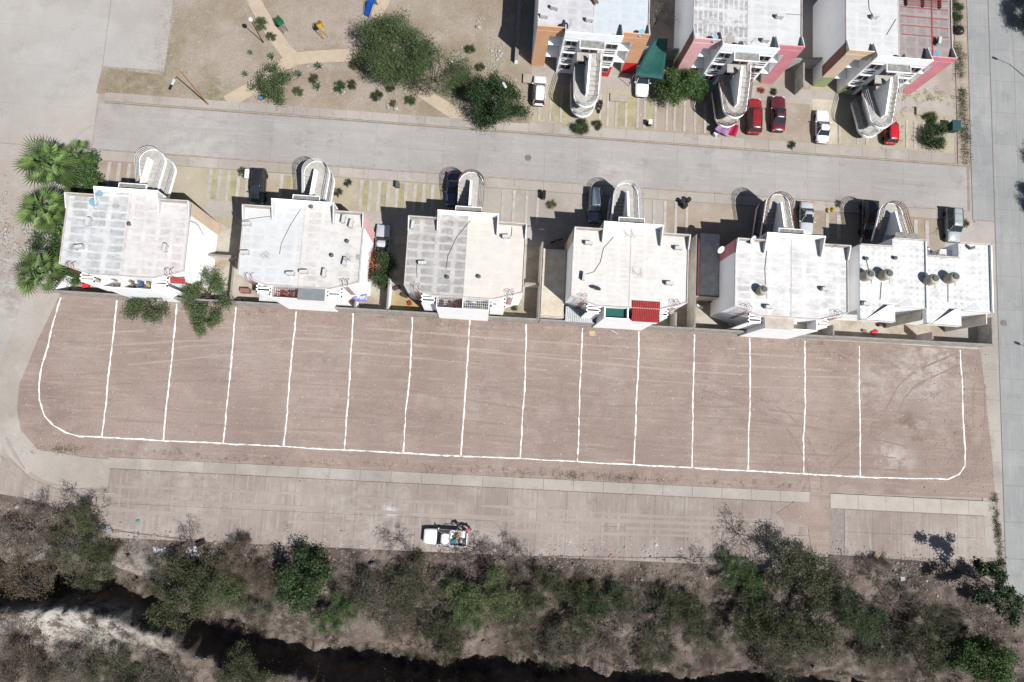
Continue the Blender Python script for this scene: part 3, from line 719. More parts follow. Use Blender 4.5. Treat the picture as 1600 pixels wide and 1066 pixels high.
RM = lambda n, **k: roof_mat(n, **k)
GREYROOF = dict(base=A(228,229,230), dirt=A(170,170,170), line=A(244,245,246), amount=.9, bias=.42)
r_h1l = RM('roof_grey_grid', px=2.1, py=.92, **GREYROOF); 
r_h1r = RM('roof_pale_pink_grid', base=A(238,231,230), dirt=A(192,184,184), line=A(249,245,244), px=1.5, py=.9, amount=.7, bias=.5)
r_h2l = RM('roof_white', base=A(234,235,236), dirt=A(196,196,196), line=A(242,243,243), px=1.6, py=.9, amount=.5, bias=.52)
r_h2r = RM('roof_stained', base=A(236,233,230), dirt=A(186,178,172), line=A(246,243,240), px=1.8, py=.8, amount=.65, bias=.52)
r_h3l = RM('roof_grey_cells', px=1.9, py=.95, base=A(211,206,203), dirt=A(159,157,155), line=A(230,227,224), amount=.95, bias=.4)
r_h3r = RM('roof_cream', base=A(242,235,226), dirt=A(228,217,205), line=A(248,243,236), px=1.7, py=.95, amount=.5, bias=.5)
r_h4 = RM('roof_cream_white', base=A(244,240,236), dirt=A(219,209,199), line=A(249,249,246), px=1.5, py=.6, amount=.6, bias=.52)
r_h5 = RM('roof_dirty_white', base=A(246,243,242), dirt=A(159,153,151), line=A(249,250,250), px=2.0, py=.85, amount=.65, bias=.55)
r_h6 = RM('roof_dotted', base=A(246,245,244), dirt=A(170,172,172), line=A(249,250,251), px=.75, py=.75, amount=.8, lw=.45, bias=.5)
r_t1 = RM('roof_blue_white', base=A(222,231,238), dirt=A(201,205,207), line=A(232,239,244), px=1.6, py=.9, amount=.5, bias=.5)
r_t1b = RM('roof_lilac_white', base=A(222,220,226), dirt=A(190,186,186), line=A(234,233,236), px=1.6, py=.9, amount=.6, bias=.5)
r_t2l = RM('roof_black_mould', base=A(232,231,232), dirt=A(128,128,130), line=A(246,245,246), px=.62, py=1.7, amount=.95, bias=.47)
r_t3r = RM('roof_bare_grey', base=A(178,166,164), dirt=A(148,138,138), line=A(192,180,178), px=1.4, py=1.4, amount=.7, bias=.4)

H = {}
H[1] = house('apartment_block', 4.15, 27.2, 1, 'apartment block beside the fan palms, west roof half grey, white east wall fully in sun', PINK, ORANGE, r_h1l, r_h1r, rail=IRONW, side_paint=(None, TAN))
H[2] = house('apartment_block', 23.1, 27.2, 1, 'apartment block with a bright white west roof half and red barred rear shaft', PINK, PINK, r_h2l, r_h2r, rail=IRONW, side_paint=(None, PINK))
H[3] = house('apartment_block', 41.25, 27.2, 1, 'apartment block with one grey cell-patterned roof half and one plain cream half', WHITE, WHITE, r_h3l, r_h3r, rail=IRONB)
H[4] = house('apartment_block', 59.85, 27.2, 1, 'apartment block with cream-white roof and a red corrugated sheet over its rear', ORANGE, WHITE, r_h4, r_h4, rail=IRONW, side_paint=(TAN, None))
H[5] = house('apartment_block', 78.5, 27.2, 1, 'apartment block with stained white roof carrying a single round water tank', PINK2, WHITE, r_h5, r_h5, rail=IRONB, side_paint=(PINK2, None))
H['t1'] = house('apartment_block', 54.5, 49.25, -1, 'apartment block across the street with orange painted wings and red corner base', ORANGE, ORANGE, r_t1b, r_t1, shaft=False, base=(None, REDP), band_r=REDP, rail=IRONW, front=WHITE2, side=WHITE, depth=12)
H['t2'] = house('apartment_block', 73.0, 49.3, -1, 'apartment block across the street with pink wings, middle one of the three', PINK, PINK2, r_t2l, r_h2l, shaft=False, base=(CYAN, None), rail=IRONB, front=WHITE2, side=WHITE, depth=12, side_paint=(BROWNP, None))
H['t3'] = house('apartment_block', 91.6, 49.4, -1, 'apartment block on the far corner with tan and green wing and rose wing', TAN, PINK2, r_h2l, r_t3r, shaft=False, base=(GREEN, None), band_l=GREEN, rail=IRONW, front=WHITE, side=WHITE, depth=12, side_paint=(BROWNP, None))

# rear shafts of the middle row (open-topped laundry shafts on the boundary)
def shaft_box(H_, cells, y_out=-10.75, ztop=7.7, floor=5.4, xl=-2.95, xr=2.95, wallm=WHITE):
    y_in = -9.45; t = .12
    m = MB(); m.box(xl, y_out, 0, xr, y_out+t, ztop); m.box(xl, y_out+t, 0, xl+t, y_in, ztop); m.box(xr-t, y_out+t, 0, xr, y_in, ztop); m.box(-t/2, y_out+t, 0, t/2, y_in, ztop-.02)
    sh = m.build('rear_shaft', wallm, H_)
    MB().box(xl+t, y_out+t, floor-.15, -t/2, y_in, floor).box(t/2, y_out+t, floor-.15, xr-t, y_in, floor).build('shaft_floor', CREAM, sh)
    for (a, b, kind, m_) in cells:
        if kind == 'bars':
            g_ = MB(); n = int((b-a)/.22)
            for i in range(n+1): g_.box(a+(b-a)*i/n-.02, y_out+.02, ztop, a+(b-a)*i/n+.02, y_in, ztop+.04)
            for y in np.arange(y_out+.2, y_in, .3): g_.box(a, y-.02, ztop+.04, b, y+.02, ztop+.07)
            g_.build('shaft_grille', m_, sh)
        if kind == 'sheet':
            MB().box(a-.05, y_out-.02, ztop+.02, b+.05, y_in+.1, ztop+.1).build('shaft_cover', m_, sh)
    return sh
def corrugated(name, x0, x1, y0, y1, z, m_, parent, pitch=.22, amp=.045, drop=.12):
    n = int(abs(x1-x0)/pitch*4); V = []; 
    for i in range(n+1):
        x = x0+(x1-x0)*i/n; zz = z+amp*math.sin(i*math.pi/2)
        V += [(x, y0, zz), (x, y1, zz-drop), (x, y0, zz-.03), (x, y1, zz-drop-.03)]
    Fc = []
    for i in range(n):
        a, b = 4*i, 4*i+4; Fc += [(a, b, b+1, a+1), (a+2, a+3, b+3, b+2), (a, a+2, b+2, b), (a+1, b+1, b+3, a+3)]
    return MB().add(V, Fc).build(name, m_, parent)
WSHEET = mat('white_sheet_metal', A(232,236,238), A(206,208,208), 1.5, .5); RSHEET = mat('red_sheet_metal', A(204,84,84), A(184,70,72), 1.5, .5)
GSHEET = mat('grey_sheet', A(150,156,160), A(138,144,148), 1.2, .6); NET = mat('green_shade_net', A(34,108,98), A(26,92,84), 2, .8)
shaft_box(H[1], [], xl=-2.2, xr=3.3)
corrugated('awning', 4.9, 6.5, -9.15, -9.75, 7.3, RSHEET, H[1], .16)
shaft_box(H[2], [(-2.8,-.1,'bars',IRONR),(.05,2.9,'sheet',GSHEET)])
corrugated('rear_roof', -5.0, -2.98, -8.9, -10.75, 5.2, WSHEET, H[2])
shaft_box(H[3], [(-2.85,-.1,'bars',IRON),(.05,2.9,'bars',IRONW)])
shaft_box(H[4], [], xl=-2.7, xr=3.4)
corrugated('rear_roof', -6.55, -3.3, -8.9, -10.7, 3.4, WSHEET, H[4])
MB().box(-2.5, -10.62, 7.0, -.08, -9.46, 7.05).build('shade_net', NET, H[4])
corrugated('rear_roof', .35, 3.5, -8.6, -10.95, 8.15, RSHEET, H[4], .2)
sh5 = shaft_box(H[5], [(-2.9,.35,'sheet',mat('cream_cement_roof', A(226,216,204), A(200,186,172), 1, .9))], xl=-2.95, xr=3.2)
# laundry and clutter inside the shafts
CL = [flat('cloth_white', A(230,230,232), .9), flat('cloth_red', A(170,50,46), .9), flat('cloth_grey', A(150,140,130), .9), flat('cloth_blue', A(70,110,170), .9), flat('cloth_tan', A(196,170,130), .9)]
CN = ['white', 'red', 'grey', 'blue', 'tan']
for hk, lb, rngx in ((1,'washing in the shaft behind the palm-side block',(-1.9,2.9)),(2,'washing under the red bars of the half-white block',(-2.6,-.4)),(3,'washing in the grilled shaft of the grey-and-cream block',(-2.6,2.6))):
    for i in range(5):
        x0, y0 = H[hk].location.x, H[hk].location.y; x = rngx[0]+(rngx[1]-rngx[0])*(i+.5)/5
        mb = MB()
        for q in range(4): mb.obox((random.uniform(-.15,.15), random.uniform(-.3,.3), random.uniform(-.1,.3)), (random.uniform(.15,.45), random.uniform(.04,.3), random.uniform(.4,.9)), random.uniform(-.5,.5))
        o = mb.build('laundry', CL[i], None, (x0+x, y0-10.05, 6.3)); tag(o, CN[i]+' '+lb, 'laundry')
# ---- corner block with four tanks
def corner_block():
    H_ = empty('apartment_block', (94.4, 27.9, 0)); tag(H_, 'corner apartment block with four round water tanks and a dot-patterned roof', 'apartment block', 'three-storey apartment blocks')
    hw = 7.85
    for k, ox in enumerate((-hw, 0)):
        fp = [(ox,-1.0),(ox+3.9,-1.0),(ox+3.9,0),(ox+hw,0),(ox+hw,-8.1),(ox+4.1,-8.1),(ox+4.1,-9.9),(ox,-9.9)] if k == 0 else \
             [(ox,-1.8),(ox+4.0,-1.8),(ox+4.0,0),(ox+hw,0),(ox+hw,-8.1),(ox+4.1,-8.1),(ox+4.1,-9.9),(ox,-9.9)]
        lo = [(a, max(b, -8.6)) for a, b in fp]
        MB().prism(lo, 0, 7.4).build('wall', WHITE, H_); MB().prism(fp, 7.4, RZ-.06).build('upper_wall', WHITE, H_); MB().prism(fp, RZ-.06, RZ).build('roof', r_h6, H_)
        kb = MB(); n = len(fp)
        for i in range(n):
            a, b = fp[i], fp[(i+1)%n]
            x0, x1 = sorted((a[0], b[0])); y0, y1 = sorted((a[1], b[1])); hgt = .3 if i in (0,2) else .16
            if y0 == y1: MB().box(x0, y0-.11*(1 if i < 4 else -1), RZ, x1, y0, RZ+hgt).build('roof_kerb', CURBW, H_)
        # sloping gable pieces at the rear
        g_ = MB()
        g_.add([(ox+4.1,-8.1,RZ+.02),(ox+hw,-8.1,RZ+.02),(ox+hw-1.9,-7.0,RZ+.02),(ox+hw-1.9,-8.0,RZ+.75)], [(0,1,3),(0,3,2),(1,2,3),(0,2,1)])
        g_.build('rear_gable', WHITE, H_)
        g2 = MB(); g2.add([(ox+.5,-9.9,RZ+.02),(ox+4.1,-9.9,RZ+.02),(ox+4.1,-7.9,RZ+.02),(ox+3.0,-8.1,RZ+.5)], [(0,1,3),(1,2,3),(2,0,3),(0,2,1)]); g2.build('rear_gable', WHITE, H_)
        MB().box(ox+hw-.1, -8.12, 0, ox+hw, -9.3, RZ-.8).build('rear_fin', CREAM, H_)
    MB().box(-.06, -.2, RZ, .06, -8.1, RZ+.22).build('dividing_parapet', WHITE2, H_)
    MB().box(hw-.12, 0, RZ, hw, -8.1, RZ+.3).build('side_parapet', WHITE2, H_)
    MB().box(.15, -.6, 0, 1.4, -1.78, 6.8).build('front_pillar', WHITE, H_); MB().box(2.7, -.6, 0, 3.95, -1.78, 6.8).build('front_pillar', WHITE, H_)
    MB().box(-3.4, 0, 7.6, -.6, .8, 7.72).build('canopy', SLABC, H_)
    st = stair(H_, 1, IRONB, ln=2.9)
    st.location = (-1.75, 0, 0)
    return H_
H[6] = corner_block()

# ------------------------------------------------------------------ roof things
ACW = flat('condenser_white', A(228,228,224), .5); ACG = flat('condenser_grille', (.05,.055,.06,1), .6)
def condenser(x, y, z, rz, label):
    e = empty('air_conditioner', (x, y, z), rz); tag(e, label, 'air conditioner', 'air conditioner units on the roofs')
    MB().box(-.45,-.17,.08,.45,.17,.68).build('casing', ACW, e, bevel=.02)
    MB().lathe((0,0,0), [(.24,0),(.24,.02)], 16).build('fan_grille', ACG, e, (-.1,.18,.38)).rotation_euler = (R(-90),0,0)
    for q in (-.3, .3): MB().box(q-.04,-.2,0,q+.04,.2,.08).build('foot', IRON, e)
HD = {1:'the palm-side block', 2:'the half-white block', 3:'the grey-and-cream block', 4:'the red-sheet block', 5:'the one-tank block', 6:'the four-tank block', 't1':'the orange block', 't2':'the pink block', 't3':'the tan-winged block'}
acs = [(1,139,347,80,'white air conditioner near the middle of the grey roof half of {}'),(1,124,386,10,'white air conditioner beside the thin pipes on the west roof edge of {}'),(1,258,388,85,'small upright air conditioner alone on the pale roof half of {}'),
 (2,386,350,5,'air conditioner nearest the front west corner on {}'),(2,383,395,5,'air conditioner half way along the west edge of {}'),(2,454,428,5,'western of two long units above the rear shaft of {}'),(2,475,425,5,'eastern of two long units above the rear shaft of {}'),(2,507,427,85,'upright unit over the grey rear cover of {}'),(2,537,343,85,'unit furthest forward on the stained roof half of {}'),(2,549,350,80,'unit second from the front on the stained roof half of {}'),(2,539,409,80,'unit beside the wiry aerial at the east rear of {}'),
 (3,645,352,85,'air conditioner by the front west parapet of {}'),(3,660,411,5,'air conditioner with a dangling cable on the grey half of {}'),(3,791,370,5,'air conditioner with a cable loop on the cream half of {}'),
 (4,920,380,0,'air conditioner by the front west wing of {}'),(4,912,432,85,'air conditioner on the west edge with a cable of {}'),(4,1060,388,0,'air conditioner by the front east wing of {}'),(4,1046,443,0,'air conditioner near the east rear ladder of {}'),
 (5,1201,480,0,'air conditioner just south of the round tank on {}'),(5,1289,452,0,'air conditioner on the east roof edge of {}'),
 (6,1353,475,0,'air conditioner at the west rear corner of {}'),(6,1470,396,0,'air conditioner north of the eastern tanks on {}'),
 ('t1',866,12,-10,'air conditioner at the upper west of {}'),('t1',850,25,0,'air conditioner beside the west edge of {}'),('t1',921,31,0,'grey-topped unit beside the wooden crate on {}'),
 ('t2',1218,26,0,'air conditioner in the middle of the white roof half of {}'),('t2',1196,63,0,'small unit by the front parapet of {}'),
 ('t3',1367,26,10,'air conditioner with a trailing cable on the white half of {}'),('t3',1466,65,80,'upright unit among the red lines on {}')]
for hk, px, py, rz, lb in acs:
    x, y = at(px, py, RZ+.3); condenser(x, y, RZ, R(rz), lb.format(HD[hk]))
TANKC = mat('tank_beige', A(224,216,198), A(196,186,166), 3, .6, coords='obj'); TANKD = flat('tank_dark', (.03,.035,.04,1), .4); TANKL = flat('tank_lid', A(96,104,104), .6)
def tank(px, py, label, m_=TANKC, r_=.62, h=1.5, group='water tanks on the roofs'):
    x, y = at(px, py, RZ+h); e = empty('water_tank', (x, y, RZ)); tag(e, label, 'water tank', group)
    MB().lathe((0,0,0), [(r_*.96,0),(r_,.06),(r_,h*.3),(r_*.97,h*.32),(r_,h*.36),(r_,h*.62),(r_*.97,h*.64),(r_,h*.68),(r_*.9,h*.84),(r_*.55,h*.94)], 20).build('tank_shell', m_, e, smooth=True)
    MB().lathe((0,0,h*.94), [(r_*.55,0),(r_*.55,.08),(r_*.5,.11)], 20).build('lid', TANKL, e)
    MB().tube([(r_*.9,0,.1),(r_+.25,0,.1),(r_+.25,-.8,.03)], .025, 5).build('outlet_pipe', IRONW, e)
tank(1362,428,'beige water tank at the west edge of the corner block roof'); tank(1391,427,'second beige water tank from the west on the corner block roof')
tank(1463,435,'beige water tank just east of the dividing parapet on the corner block'); tank(1495,432,'easternmost beige water tank on the corner block')
tank(1195,452,'pale water tank alone on the stained white roof', r_=.55, h=1.3)
def dish(px, py, label, rz=.5, m_=FRAME, z=RZ):
    x, y = at(px, py, z+.5); e = empty('satellite_dish', (x, y, z), rz); tag(e, label, 'satellite dish', 'satellite dishes on the roofs')
    d = MB().lathe((0,0,0), [(.02,0),(.2,.02),(.36,.07),(.46,.14)], 16).build('reflector', m_, e, (0,0,.6)); d.rotation_euler = (R(48),0,0)
    MB().tube([(0,0,0),(0,.05,.62)], .03, 5).build('mast', STEEL, e); MB().tube([(0,0,.6),(0,-.45,.95)], .015, 4).build('feed_arm', STEEL, e)
LB = flat('dish_blue', A(150,196,214), .5)
dish(154,304,'pale blue dish at the front edge of the palm-side block',2.4,LB); dish(146,318,'pale blue dish just behind another near the front corner',2.0,LB)
dish(932,452,'dark round dish near the rear of the cream-white roof',2.8,flat('dish_dark',A(70,76,82),.5)); dish(1155,71,'dark round dish on the front edge of the pink-winged block',.4,flat('dish_dark',A(70,76,82),.5))
dish(1175,374,'grey dish on the front wing parapet of the one-tank block',.8); dish(1001,52,'blue dish at the front east corner of the orange-winged block',.6,LB); dish(1408,91,'dark dish by the front of the white half of the tan-winged block',.8,flat('dish_dark',A(70,76,82),.5))
dish(1460,87,'light blue dish on the rose wing of the tan-winged block',.4,flat('dish_blue2',A(90,180,200),.5)); dish(882,42,'dark blue dish behind the front west parapet of the orange-winged block',.8,flat('dish_navy',A(40,60,90),.5)); dish(1116,61,'blue dish at the front west wing of the pink-winged block',.7,LB)
dish(1125,390,'grey dish on the west wall edge of the one-tank block',.6)
def aerial(px, py, label, rz=0):
    x, y = at(px, py, RZ); e = empty('antenna', (x, y, RZ), rz); tag(e, label, 'antenna', 'antennas on the roofs')
    MB().tube([(0,0,0),(0,0,1.3)], .022, 5).build('mast', STEEL, e)
    a = MB().tube([(-.5,0,1.25),(.5,0,1.25)], .015, 4)
    for q in (-.4,-.2,0,.2,.4): a.tube([(q,-.3,1.25),(q,.3,1.25)], .012, 4)
    a.build('crossbars', STEEL, e)
for px, py, lb in ((122,392,'thin aerial beside the west edge unit of the palm-side block'),(420,404,'tripod aerial in the middle of the bright white roof half'),(548,408,'wiry aerial at the east rear of the stained roof half'),(683,343,'tangle of aerial by the front parapet of the grey and cream block'),(985,371,'aerial near the front parapet of the cream-white roof'),(997,430,'small aerial in the middle of the cream-white roof'),(1300,387,'black aerial on the front east wing of the one-tank block'),(1452,366,'aerial at the front dividing parapet of the corner block'),(889,45,'aerial behind the front parapet of the orange-winged block'),(1107,62,'aerial on the front west wing of the pink-winged block'),(1170,72,'small x-shaped aerial on the front edge of the pink-winged block')):
    aerial(px, py, lb, random.uniform(0,3))
def vent(px, py, label):
    x, y = at(px, py, RZ); e = empty('roof_vent', (x, y, RZ)); tag(e, label, 'roof vent', 'roof vents')
    MB().lathe((0,0,0), [(.16,0),(.16,.3)], 12).build('pipe', STEEL, e); MB().lathe((0,0,.3), [(.24,0),(.22,.06),(.05,.12)], 12).build('cap', TANKL, e)
for px, py, lb in ((203,351,'round roof drain on the pale half of the palm-side block'),(487,324,'roof vent near the front of the stained roof half'),(543,378,'dark ring vent towards the east edge of the stained roof half'),(519,400,'smaller ring vent on the stained roof half'),(1171,379,'ring vent on the front west wing of the one-tank block'),(699,434,'small vent on the rear of the grey roof half'),(748,433,'small vent on the rear of the cream roof half'),(1352,405,'dark vent on the west of the dotted roof'),(1397,404,'tiny vent in the middle of the dotted west roof')):
    vent(px, py, lb)
# cables lying on the roofs
CAB = flat('cable', (.06,.06,.065,1), .7)
for pts, lb in (([(470,327),(455,350),(440,380),(437,397)],'black cable running slantwise over the bright white roof half'),([(375,345),(400,341),(425,338)],'cable crossing the front of the bright white roof half'),([(800,355),(799,368),(797,372)],'cable looping beside the unit on the cream roof half'),([(652,410),(651,420),(652,435)],'cable trailing from the unit on the grey roof half'),([(735,345),(714,370),(700,400),(697,420)],'curved cable over the grey cell-patterned roof'),([(958,371),(943,388),(938,410),(928,425),(912,430)],'long curved cable on the cream-white roof'),([(1198,392),(1195,420),(1196,445)],'cable along the middle joint of the one-tank roof'),([(1353,405),(1358,425),(1361,440)],'cable beside the west tank of the dotted roof'),([(1377,441),(1375,468)],'pipe running south from the second tank'),([(1481,440),(1481,472)],'pipe running south from the eastern tanks'),([(1357,0),(1358,15),(1363,24)],'cable trailing to the unit on the tan-winged block'),([(1400,30),(1385,55)],'thin wire over the white half of the tan-winged block'),([(1228,22),(1252,24)],'thin wire at the east edge of the pink-winged block'),([(296,345),(310,352),(318,367)],'cable curling over the east wall top of the palm-side block')):
    P = [(*at(*p, RZ), RZ+.05) for p in pts]; o = MB().tube(P, .03, 4).build('cable', CAB); tag(o, lb, 'cable', 'cables lying on the roofs')
PATCH = mat('roof_patch', A(198,194,188), A(176,170,164), 2.5, .9)
for hk, px, py, a, b, lb in (('t2',1143,62,1.3,1.6,'grey cement patch near the front of the pink block roof'),(3,700,350,1.0,.5,'cement patch by the front parapet of the grey-and-cream block'),(1,181,322,1.1,.7,'pale sealant patch beside the blue dishes on the palm-side block'),(4,975,350,2.2,.8,'long stained patch behind the front parapet of the red-sheet block'),(2,560,402,.9,.7,'dark stained patch near the rear of the half-white block'),('t1',958,56,.8,.6,'pale yellowish patch on the roof of the orange block')):
    n = 9; mb = MB(); mb.prism([(a/2*random.uniform(.6,1.05)*math.cos(6.283*i/n), b/2*random.uniform(.6,1.05)*math.sin(6.283*i/n)) for i in range(n)], 0, .012)
    o = mb.build('roof_patch', PATCH, None, (*at(px, py, RZ), RZ+.033)); tag(o, lb, 'roof patch')
# red painted lines and frame on the far corner roof
RL = empty('roof_line_markings', parent=H['t3']); 
for i in range(7):
    MB().box(.35, 11.9-i*1.18-1.0, RZ+.004, 6.2, 12.02-i*1.18-1.0, RZ+.03).build('red_line', mat('faded_red', A(182,88,86), A(164,92,90), 3, .9), RL)
MB().box(4.1, .9, RZ+.032, 4.24, 11, RZ+.05).build('red_line', mat('faded_red', A(182,88,86)), RL)
x, y = at(1445, 2, RZ+.5); fr = empty('steel_rack', (x, y, RZ)); tag(fr, 'red steel rack lying on the roof of the tan-winged block', 'steel rack')
for i in range(6): MB().box(-2.2,-.5+i*.25,.4,2.2,-.46+i*.25,.45).build('bar', mat('faded_red', A(182,88,86)), fr)
for q in (-2.1, 0, 2.1): MB().box(q,-.55,0,q+.06,.85,.4).build('leg', mat('faded_red', A(182,88,86)), fr)
# wooden crate / folding chair on the orange block
x, y = at(930, 5, RZ); cr_ = empty('broken_chair', (x, y, RZ), .6); tag(cr_, 'broken wooden chair lying on the roof of the orange-winged block', 'chair')
WOOD = mat('old_wood', A(150,120,90), A(120,96,72), 4, .8)
MB().box(-.25,-.3,.35,.25,.2,.4).build('seat', WOOD, cr_); MB().box(-.25,.2,.35,.25,.25,.95).build('backrest', WOOD, cr_)
for a in (-.23,.2):
    for b in (-.28,.15): MB().box(a,b,0,a+.05,b+.05,.35).build('leg', WOOD, cr_)
# ------------------------------------------------------------------ walls, yards, annexes
def wall(x0, y0, x1, y1, z0, z1, t, m_, label, group=None, name='boundary_wall', cat='wall'):
    d = Vector((x1-x0, y1-y0, 0)); mb = MB(); mb.obox((0,0,(z1-z0)/2), (d.length, t, z1-z0), 0)
    e = empty(name, ((x0+x1)/2, (y0+y1)/2, z0), math.atan2(d.y, d.x)); tag(e, label, cat, group)
    mb.build('panel', m_, e); MB().obox((0,0,z1-z0+.03), (d.length+.03, t+.05, .06)).build('coping', mat('coping', A(176,170,164), A(150,146,140), 1.5, .9), e)
    return e
segs = [(-6.3,16.55,14.6,16.55,'grey boundary wall behind the palm-side block'),(14.7,16.55,32.2,16.6,'grey boundary wall behind the second block from the palms'),(32.3,16.6,50.3,16.65,'grey boundary wall behind the grey and cream block'),(50.4,16.65,69.0,16.7,'grey boundary wall behind the block with the red rear sheet'),(69.1,16.7,86.4,16.75,'grey boundary wall behind the one-tank block'),(86.5,16.8,106.7,16.95,'grey boundary wall behind the four-tank corner block')]
for a in segs:
    e = wall(*a[:4], 0, 2.4, .16, GREYW, a[4], 'boundary wall along the lot')
divs = [(-6.3,16.7,-5.0,18.5,2.2,WHITE,'short white wall at the palm end of the back yards'),(13.9,16.8,13.9,21.5,2.3,CREAM,'dividing wall between the first and second back yards'),(32.2,16.8,32.2,20.5,2.4,WHITE,'dividing wall west of the third back yard'),(50.2,16.8,50.2,26,3.0,CREAM,'long cream wall between the third and fourth blocks'),(69.0,16.8,69.0,28.2,3.0,CREAM,'long cream wall with rust edge west of the one-tank block'),(86.3,16.9,86.3,18.2,2.6,GREYW,'short grey wall between one-tank and corner blocks'),(106.6,17.1,106.6,20.4,2.4,GREYW,'east end wall of the corner yard'),(98.5,17.1,98.5,18,3,CREAM,'pier wall in the middle of the corner yards'),(66.9,16.9,66.9,18.6,2.3,CREAM,'low wall east of the red rear sheet'),(28.4,16.8,28.4,17.6,2.1,WHITE,'stub wall beside the second block rear shaft'),(48.4,21,50.1,21,2.2,CREAM,'cross wall between the third and fourth blocks'),(10.8,22,13.9,22,2.2,CREAM,'cross wall between the first and second blocks'),(30,22,32.2,22,2.0,CREAM,'cross wall between the second and third blocks')]
for a in divs: wall(a[0],a[1],a[2],a[3],0,a[4],.16,a[5],a[6],'yard dividing walls')
plate('yard', -5.6, 106.6, 16.65, 27.0, .024, YARD)
plate('yard', 32.3, 38.2, 16.7, 18.9, .034, mat('ochre_yard', A(200,180,132), A(176,156,116), .7, .9))
plate('yard', 102.4, 106.6, 17.0, 33.2, .036, CONC_W)
CARPAV = CONC_W
# one-storey annexes
def annex(x0, x1, y0, y1, h, rm, label, slot=None):
    e = empty('annex', ((x0+x1)/2, (y0+y1)/2, 0)); tag(e, label, 'annex'); a, b = (x1-x0)/2, (y1-y0)/2
    MB().box(-a,-b,0,a,b,h-.12).build('wall', CREAM, e); MB().box(-a,-b,h-.12,a,b,h).build('roof', rm, e)
    k = MB().box(-a,-b,h,-a+.12,b,h+.2).box(-a+.12,-b,h,a,-b+.12,h+.15); k.build('roof_kerb', IRONR if slot else CURBW, e); return e
annex(50.35, 53.15, 16.9, 25.2, 3.0, mat('cream_annex_roof', A(236,228,212), A(212,196,170), .8, .9), 'cream single-storey annex west of the block with the red rear sheet')
annex(69.15, 71.8, 20.6, 28.4, 3.1, mat('grey_annex_roof', A(232,228,224), A(196,190,184), 1.2, .9), 'grey-roofed single-storey annex with rust edge beside the one-tank block', True)
# carport bars
cp = empty('pipe_rail', (50.3, 27.6, 2.9)); tag(cp, 'thin pipe laid across the open carport west of the fourth block', 'pipe'); MB().tube([(-.6,0,0),(3.2,0,.05)], .05, 6).build('pipe', STEEL, cp)
# green shade cloth
pts3 = [at(1024,58,3.2), at(1044,60,3.0), at(1036,125,2.8), at(990,118,2.8)]
GT = mat('teal_tarp', A(30,98,92), A(24,84,80), 1, .7)
tb = MB(); n = 8
V = []
for j in range(n+1):
    for i in range(n+1):
        u, v = i/n, j/n; a = [pts3[0][k]*(1-u)+pts3[1][k]*u for k in (0,1)]; b = [pts3[3][k]*(1-u)+pts3[2][k]*u for k in (0,1)]
        V.append((a[0]*(1-v)+b[0]*v, a[1]*(1-v)+b[1]*v, 2.9-.5*math.sin(math.pi*u)*math.sin(math.pi*v)*.6))
tb.add(V, [(j*(n+1)+i, j*(n+1)+i+1, (j+1)*(n+1)+i+1, (j+1)*(n+1)+i) for j in range(n) for i in range(n)])
tp = tb.build('shade_sail', GT, smooth=True); tag(tp, 'teal shade cloth stretched over a car beside the orange-winged block', 'shade cloth')
sm = tp.modifiers.new('thick', 'SOLIDIFY'); sm.thickness = .02
for p in pts3: MB().tube([(p[0],p[1],0),(p[0],p[1],2.88)], .04, 6).build('post', STEEL, tp)
# back fences between the far blocks
wall(61.2, 52.2, 66.3, 52.2, 0, 2.6, .2, GREYW, 'grey wall closing the gap between orange and pink-winged blocks', 'walls between the far blocks'); wall(79.8, 52.0, 84.9, 52.6, 0, 2.6, .2, GREYW, 'grey wall closing the gap between pink and tan-winged blocks', 'walls between the far blocks'); wall(82.6, 48.7, 82.6, 51.9, 0, 2.4, .16, GREYW, 'white side wall west of the pale driveway', 'walls between the far blocks')  # white side wall coloured grey so its shaded west face reads darker
wall(45.9, 50, 45.9, 62, 0, 1.0, .4, WHITE, 'low white wall in the shade west of the orange-winged block', 'walls between the far blocks'); 
PLANT = mat('planter_cement', A(196,188,174), A(176,166,150), 1, .9)
for x0,x1,y0,y1,h,lb in ((46.9,50.3,47.4,48.6,.35,'low cement platform in front of the orange west wing'),(98.8,101.4,47.2,48.3,.3,'low cement platform in front of the rose wing'),(58.2,60.5,45.9,46.9,.25,'beige cement step by the orange block stairs')):
    o = MB().box(-(x1-x0)/2,-(y1-y0)/2,0,(x1-x0)/2,(y1-y0)/2,h).build('platform', PLANT, None, ((x0+x1)/2,(y0+y1)/2,0.04), bevel=.03); tag(o, lb, 'platform')

